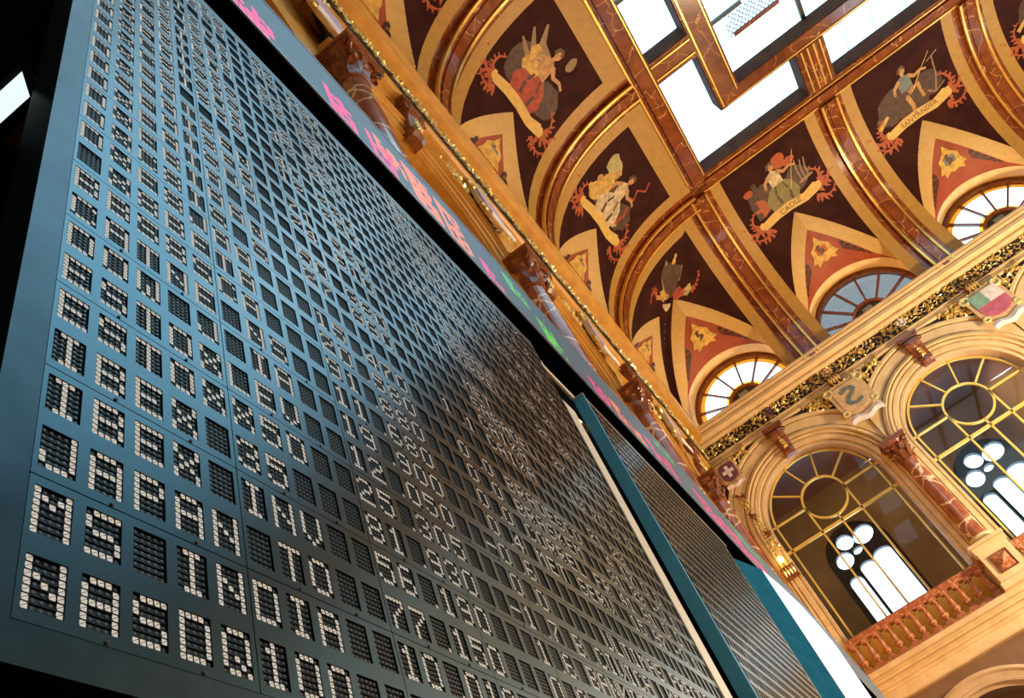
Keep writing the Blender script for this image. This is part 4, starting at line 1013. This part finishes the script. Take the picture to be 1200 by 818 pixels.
# board frame of reference: local x = world +Y, local y = world -X (away from viewer), z up
board = empty('quotation_board', (XB, 0, 0), LEFT); tag(board, 'large slate grey flip-dot quotation board with rows of cream lettering', 'display board')
YE, ZE = GY + NCOL * CP, GZ0 + NROW * RP
ZT, ZBm, YL = 5.29 * A, .757 * A, .56 * A
m = MB(); fr = [(YL, ZBm), (YE + .004, ZBm), (YE + .004, ZT), (YL, ZT)]; inn = [(GY, GZ0), (YE, GZ0), (YE, ZE), (GY, ZE)]
m.grid([[(x, .0, z) for x, z in fr], [(x, .0, z) for x, z in inn]], 0, True)
m.grid([[(x, .0, z) for x, z in inn], [(x, .02, z) for x, z in inn]], 0, True)
m.grid([[(x, .0, z) for x, z in fr], [(x, .06, z) for x, z in fr]], 0, True)
m.add([(x, .06, z) for x, z in fr], [(0, 1, 2, 3)]); m.add([(x, .02, z) for x, z in inn], [(0, 1, 2, 3)])
m.build('frame', 'frame', board)
m = MB(); m.box(YE + .004, 5.44 * A, -.004, .06, ZBm, 4.5 * A); m.build('edge_strip', 'ivory', board)
MOD = module_mesh().mesh('module_panel', 'plate')
def pj(y, z):
    p = RR @ np.array([XB, y, z]); return 600 + 948.8 * p[0] / p[2], 409 + 948.8 * p[1] / p[2]
def px_area(r, c):
    y, zt = Y0 + c * CP, ZTOP0 + r * RP; P = [pj(y, zt), pj(y + CW, zt), pj(y + CW, zt - CH), pj(y, zt - CH)]
    a = abs(sum(P[i][0] * P[(i + 1) % 4][1] - P[(i + 1) % 4][0] * P[i][1] for i in range(4))) / 2
    cx, cy = sum(p[0] for p in P) / 4, sum(p[1] for p in P) / 4
    return a if -10 < cx < 1210 and -10 < cy < 840 else a * .001
rank = sorted(((px_area(r, c), r, c) for r in range(NROW) for c in range(NCOL)), reverse=True)
single = {(r, c) for _, r, c in rank[:300]}
mods = {}
for mr in range(NROW // 2):
    for mc in range(NCOL // 5):
        mods[mr, mc] = inst('module_panel', MOD, board, (GY + mc * 5 * CP, 0, GZ0 + mr * 2 * RP))
glyph = {}
stuff = MB()
for r in range(NROW):
    for c in range(NCOL):
        ch = GRID[r][c] if GRID[r][c] in FONT else ' '
        y, zt = Y0 + c * CP, ZTOP0 + r * RP
        if (r, c) in single:
            if ch not in glyph: g = MB(); cell_mesh(g, ch, 0, 0); glyph[ch] = g.mesh('character_cell', CMATS)
            pm = mods[r // 2, c // 5]; inst('character_cell', glyph[ch], pm, (y - pm.location.x, 0, zt - pm.location.z))
        else: cell_mesh(stuff, ch, y, zt, False)
tag(stuff.build('small_character_cells', CMATS, board), kind='stuff')
sg = MB(); sg.lathe([(.0022, 0), (.0022, .001), (.0012, .0016)], 8); sg.v = [(x, -z, y) for x, y, z in sg.v]; SCR = sg.mesh('screw', 'lead')
for mr in range(0, 5):
    for mc in range(0, 4):
        for cc in (1, 3): inst('screw', SCR, mods[mr, mc], (cc * CP + CP * .55 + .004, -.0003, .0035))

# second board beyond the gap, curved white screen beyond that
b2 = empty('quotation_board', (-.495, 0, 0), LEFT); tag(b2, 'farther quotation board with a teal side panel behind the gap', 'display board')
Y2, Y2E = 3.15, 5.32
m = MB(); m.box(Y2, Y2E, .004, .05, -.6, 2.65); m.build('back_box', 'frame', b2)
m = MB(); m.add([(Y2 - .02, -.004, -.6), (Y2 - .02, .056, -.6), (Y2 - .02, .056, 2.66), (Y2 - .02, -.004, 2.66), (Y2, -.004, -.6), (Y2, .056, -.6), (Y2, .056, 2.66), (Y2, -.004, 2.66)], [(0, 3, 2, 1), (4, 5, 6, 7), (0, 1, 5, 4), (1, 2, 6, 5), (2, 3, 7, 6), (3, 0, 4, 7)]); m.build('side_panel', 'blue', b2)
m = MB(); m.box(Y2 - .022, Y2 + .002, -.006, .058, 2.655, 2.667); m.build('top_cap', 'steel', b2)
m = MB(); m.box(Y2, Y2E, -.002, .01, 2.635, 2.652); m.build('top_edge', 'steel', b2)
bs = MB(); n2 = int((Y2E - Y2 - .02) / CP)
for mr in range(0, 21):
    for mc in range(n2 // 5):
        inst('module_panel', MOD, b2, (Y2 + .02 + mc * 5 * CP, -.003, -.45 + mr * 2 * RP))
for r in range(0, 42):
    for c in range(n2 // 5 * 5):
        ch = rt.choice('  A0158E.- ') ; cell_mesh(bs, ch, Y2 + .02 + .012 * A + c * CP, -.45 + (ZTOP0 - GZ0) + r * RP, False)
tag(bs.build('small_character_cells', CMATS, b2), kind='stuff')

sc3 = empty('curved_screen', (0, 0, 0)); tag(sc3, 'bright white curved screen with a teal end panel at the end of the boards', 'screen')
path = [(-.425, 5.97), (-.403, 6.35), (-.386, 6.88), (-.384, 7.37), (-.396, 8.2), (-.455, 9.1), (-.56, 10.05)]
m = MB(); m.grid([[(x, y, z) for x, y in path] for z in (-.6, 2.65)]); m.grid([[(x - .05, y, z) for x, y in path] for z in (-.6, 2.65)]); m.grid([[(x, y, 2.65) for x, y in path], [(x - .05, y, 2.65) for x, y in path]])
m.build('display_face', 'screen', sc3, smooth=False)
m = MB(); m.grid([[(-.53, 5.51, z), (-.425, 5.965, z), (-.445, 6.0, z), (-.545, 5.54, z)] for z in (-.6, 2.652)], 0, True); m.add([(-.53, 5.51, 2.652), (-.425, 5.965, 2.652), (-.445, 6.0, 2.652), (-.545, 5.54, 2.652)], [(0, 1, 2, 3)]); m.build('end_panel', 'deepteal', sc3)

# ------------------------------------------------------------------ the LED ticker
XT = -.60; ZT0, ZT1 = 6.03 * .6, 7.20 * .6
tick = empty('led_ticker', (XT, 0, 0), LEFT); tag(tick, 'long grey LED ticker band with pink, orange and green running text', 'ticker')
TY0, TY1 = -.8, 16.5
m = MB(); m.box(TY0, TY1, .004, .075, ZT0, ZT1); m.build('housing', 'black', tick)
m = MB(); m.box(TY0, TY1, 0, .004, ZT0 + .012, ZT1 - .012); m.build('led_face', 'tick', tick)
for z in (ZT0, ZT1 - .012): m = MB(); m.box(TY0, TY1, -.004, .006, z, z + .012); m.build('edge_trim', 'steel', tick)
rl = random.Random(9)
def led_text(y0, y1, z0, z1, mat, top=0.0):
    mb = MB(); d = .030; H = z1 - z0; n = 9; dz = H / n; wch = dz * 6.5; y = y0
    while y < y1:
        hh = rl.choice([1, 1, 1, .6, .35]); cols = rl.randint(4, 6)
        pat = [[rl.random() < .62 for _ in range(cols)] for _ in range(n)]
        for i in range(n):
            if i / n > hh: continue
            for j in range(cols):
                if pat[i][j] or j == 0 or (i in (0, n - 1) and j < 4):
                    a, b = y + j * dz * 1.05, z0 + i * dz; mb.add([(a, -.001, b), (a + dz * .9, -.001, b), (a + dz * .9, -.001, b + dz * .9), (a, -.001, b + dz * .9)], [(0, 1, 2, 3)])
        y += wch * rl.uniform(.95, 1.15)
    tag(mb.build('led_text', mat, tick), kind='stuff')
def tk(px, py, fr):            # where the photograph's text runs along the band, by pixel column of the band's middle
    return fr
def ypix(x, y):
    d = RR.T @ np.array([(x - 600) / 948.8, (y - 409) / 948.8, 1.0]); return float(d[1] * XT / d[0]), float(d[2] * XT / d[0])
for p0, p1, f0, f1, mat in (((272, 0), (322, 50), .05, .60, 'pink_led'), ((376, 92), (440, 165), .08, .72, 'pink_led'), ((440, 165), (480, 210), .30, .80, 'orange_led'), ((480, 212), (526, 268), .1, .75, 'orange_led'),
                            ((556, 292), (602, 355), .1, .75, 'pink_led'), ((602, 345), (622, 368), .5, .8, 'green_led'), ((628, 372), (664, 420), .1, .7, 'green_led'), ((681, 428), (714, 476), .1, .8, 'pink_led'), ((714, 468), (757, 528), .1, .62, 'orange_led'),
                            ((754, 510), (800, 570), .12, .5, 'pink_led'), ((768, 520), (800, 560), .72, .95, 'green_led'), ((800, 555), (850, 610), .1, .55, 'pink_led'), ((820, 560), (880, 640), .62, .95, 'green_led'), ((850, 610), (890, 660), .15, .6, 'pink_led'), ((890, 650), (915, 685), .2, .95, 'green_led'), ((912, 680), (960, 735), .25, .6, 'pink_led'), ((962, 735), (985, 765), .3, .7, 'orange_led'), ((985, 762), (1020, 812), .3, .7, 'pink_led')):
    ya, yb = ypix(*p0)[0], ypix(*p1)[0]; H = ZT1 - ZT0
    led_text(min(ya, yb), min(max(ya, yb), TY1 - .1), ZT0 + f0 * H, ZT0 + f1 * H, mat)

# black sheet added for the shade behind boards, brackets and pipes in the gap, floodlight
m = MB(); m.box(-.745, -.715, -1.5, 12.0, -EYE, 3.95)
tag(m.build('wall_shade_sheet', 'black'), kind='structure')
def simple(name, label, cat, parts, loc=(0, 0, 0)):
    e = empty(name, loc); tag(e, label, cat)
    for nm, mat, mb_ in parts: mb_.build(nm, mat, e, smooth=False)
    return e
m1 = MB(); m1.tube([(-.60, 3.05, 2.93), (-.60, 3.45, 2.93)], .014, 10); m2 = MB(); m2.tube([(-.60, 3.02, 2.93), (-.60, 3.06, 2.93)], .018, 10); m3 = MB(); m3.tube([(-.60, 3.44, 2.93), (-.60, 3.49, 2.93)], .02, 10)
simple('light_tube', 'thin white tube in the gap between the two boards under the ticker', 'tube', [('tube', 'ivory', m1), ('end_cap', 'steel', m2), ('end_cap', 'black', m3)])
m1 = MB(); m1.tube([(-.56, 2.75, 2.40), (-.56, 3.15, 2.46)], .013, 10); m2 = MB(); m2.tube([(-.56, 3.11, 2.453), (-.56, 3.16, 2.46)], .02, 10)
simple('copper_pipe', 'copper pipe running behind the gap between the two boards', 'pipe', [('pipe', 'copper', m1), ('coupling', 'steel', m2)])
m1 = MB(); m1.box(-.62, -.57, 2.86, 2.93, 2.90, 2.99); m2 = MB(); m2.box(-.62, -.57, 2.93, 2.97, 2.84, 3.02); m3 = MB(); m3.box(-.714, -.60, 2.90, 2.93, 2.93, 2.97)
simple('mounting_bracket', 'small steel bracket behind the top corner of the large board', 'bracket', [('clamp', 'steel', m1), ('plate', 'blue', m2), ('arm', 'black', m3)])
fl = empty('floodlight', (-.62, .345, 1.46)); fl.scale = (1.35, 1.35, 1.35); tag(fl, 'boxy brown floodlight with a glowing white face in the dark beside the board', 'floodlight')
fl.rotation_euler = (math.radians(18), math.radians(0), math.radians(0))
m = MB(); m.grid([[(-.035, -.05, -.03), (.035, -.05, -.03), (.035, -.05, .03), (-.035, -.05, .03)], [(-.03, .03, -.022), (.03, .03, -.022), (.03, .03, .022), (-.03, .03, .022)]], 0, True); m.add([(-.03, .03, -.022), (.03, .03, -.022), (.03, .03, .022), (-.03, .03, .022)], [(0, 1, 2, 3)]); m.build('housing', 'wood', fl)
m = MB(); m.box(-.033, .033, -.053, -.049, -.028, .028); m.build('face', 'lampface', fl)
m = MB(); m.bar([(-.038, -.033), (.038, -.033), (.038, .033), (-.038, .033)], .006, -.058, -.046, 0, True); m.build('bezel', 'black', fl)
m = MB(); m.box(-.09, -.03, -.006, .006, -.006, .006); m.build('arm', 'black', fl)
# sconce by the corner column
sx, sz = -1.0, 9.75
e = empty('wall_sconce', (sx, YW, sz)); tag(e, 'small glowing sconce under the corner capital beside the first arched window', 'wall lamp')
m = MB(); m.lathe([(.02, 0), (.07, .03), (.08, .12), (.05, .18), (.02, .2)], 12, (0, -.34)); m.build('bulb', 'sconce', e)
m = MB(); m.tube([(0, -.04, -.1), (0, -.2, -.12), (0, -.34, 0)], .02, 6); m.build('arm', 'gold', e)

o = copy_tree(BR, (sx + .02, YW - .02, 9.45 - 13.6), 0, 'small dark corbel below the glowing sconce in the corner'); tag(o, cat='bracket')
if 'group' in o: del o['group']
g = empty('hanging_garland', (-.93, YW - .2, 12.15)); tag(g, 'gilded garland hanging below the white cross shield in the corner', 'garland')
rg = random.Random(21)
for i in range(9):
    m = MB(); z = -i * .24
    for k in range(9): leaf(m, rg.uniform(-.05, .05), 0, z + rg.uniform(-.06, .06), rg.uniform(0, 6.28), rg.uniform(.10, .17), .04, rg.uniform(.05, .12))
    tag(m.build('leaf_cluster', 'dgold' if i % 3 else 'wood', g), kind='stuff')
# ------------------------------------------------------------------ shift the whole place so that the floor lies at z = 0
for o in list(COL.objects):
    if o.parent is None: o.location.z += EYE
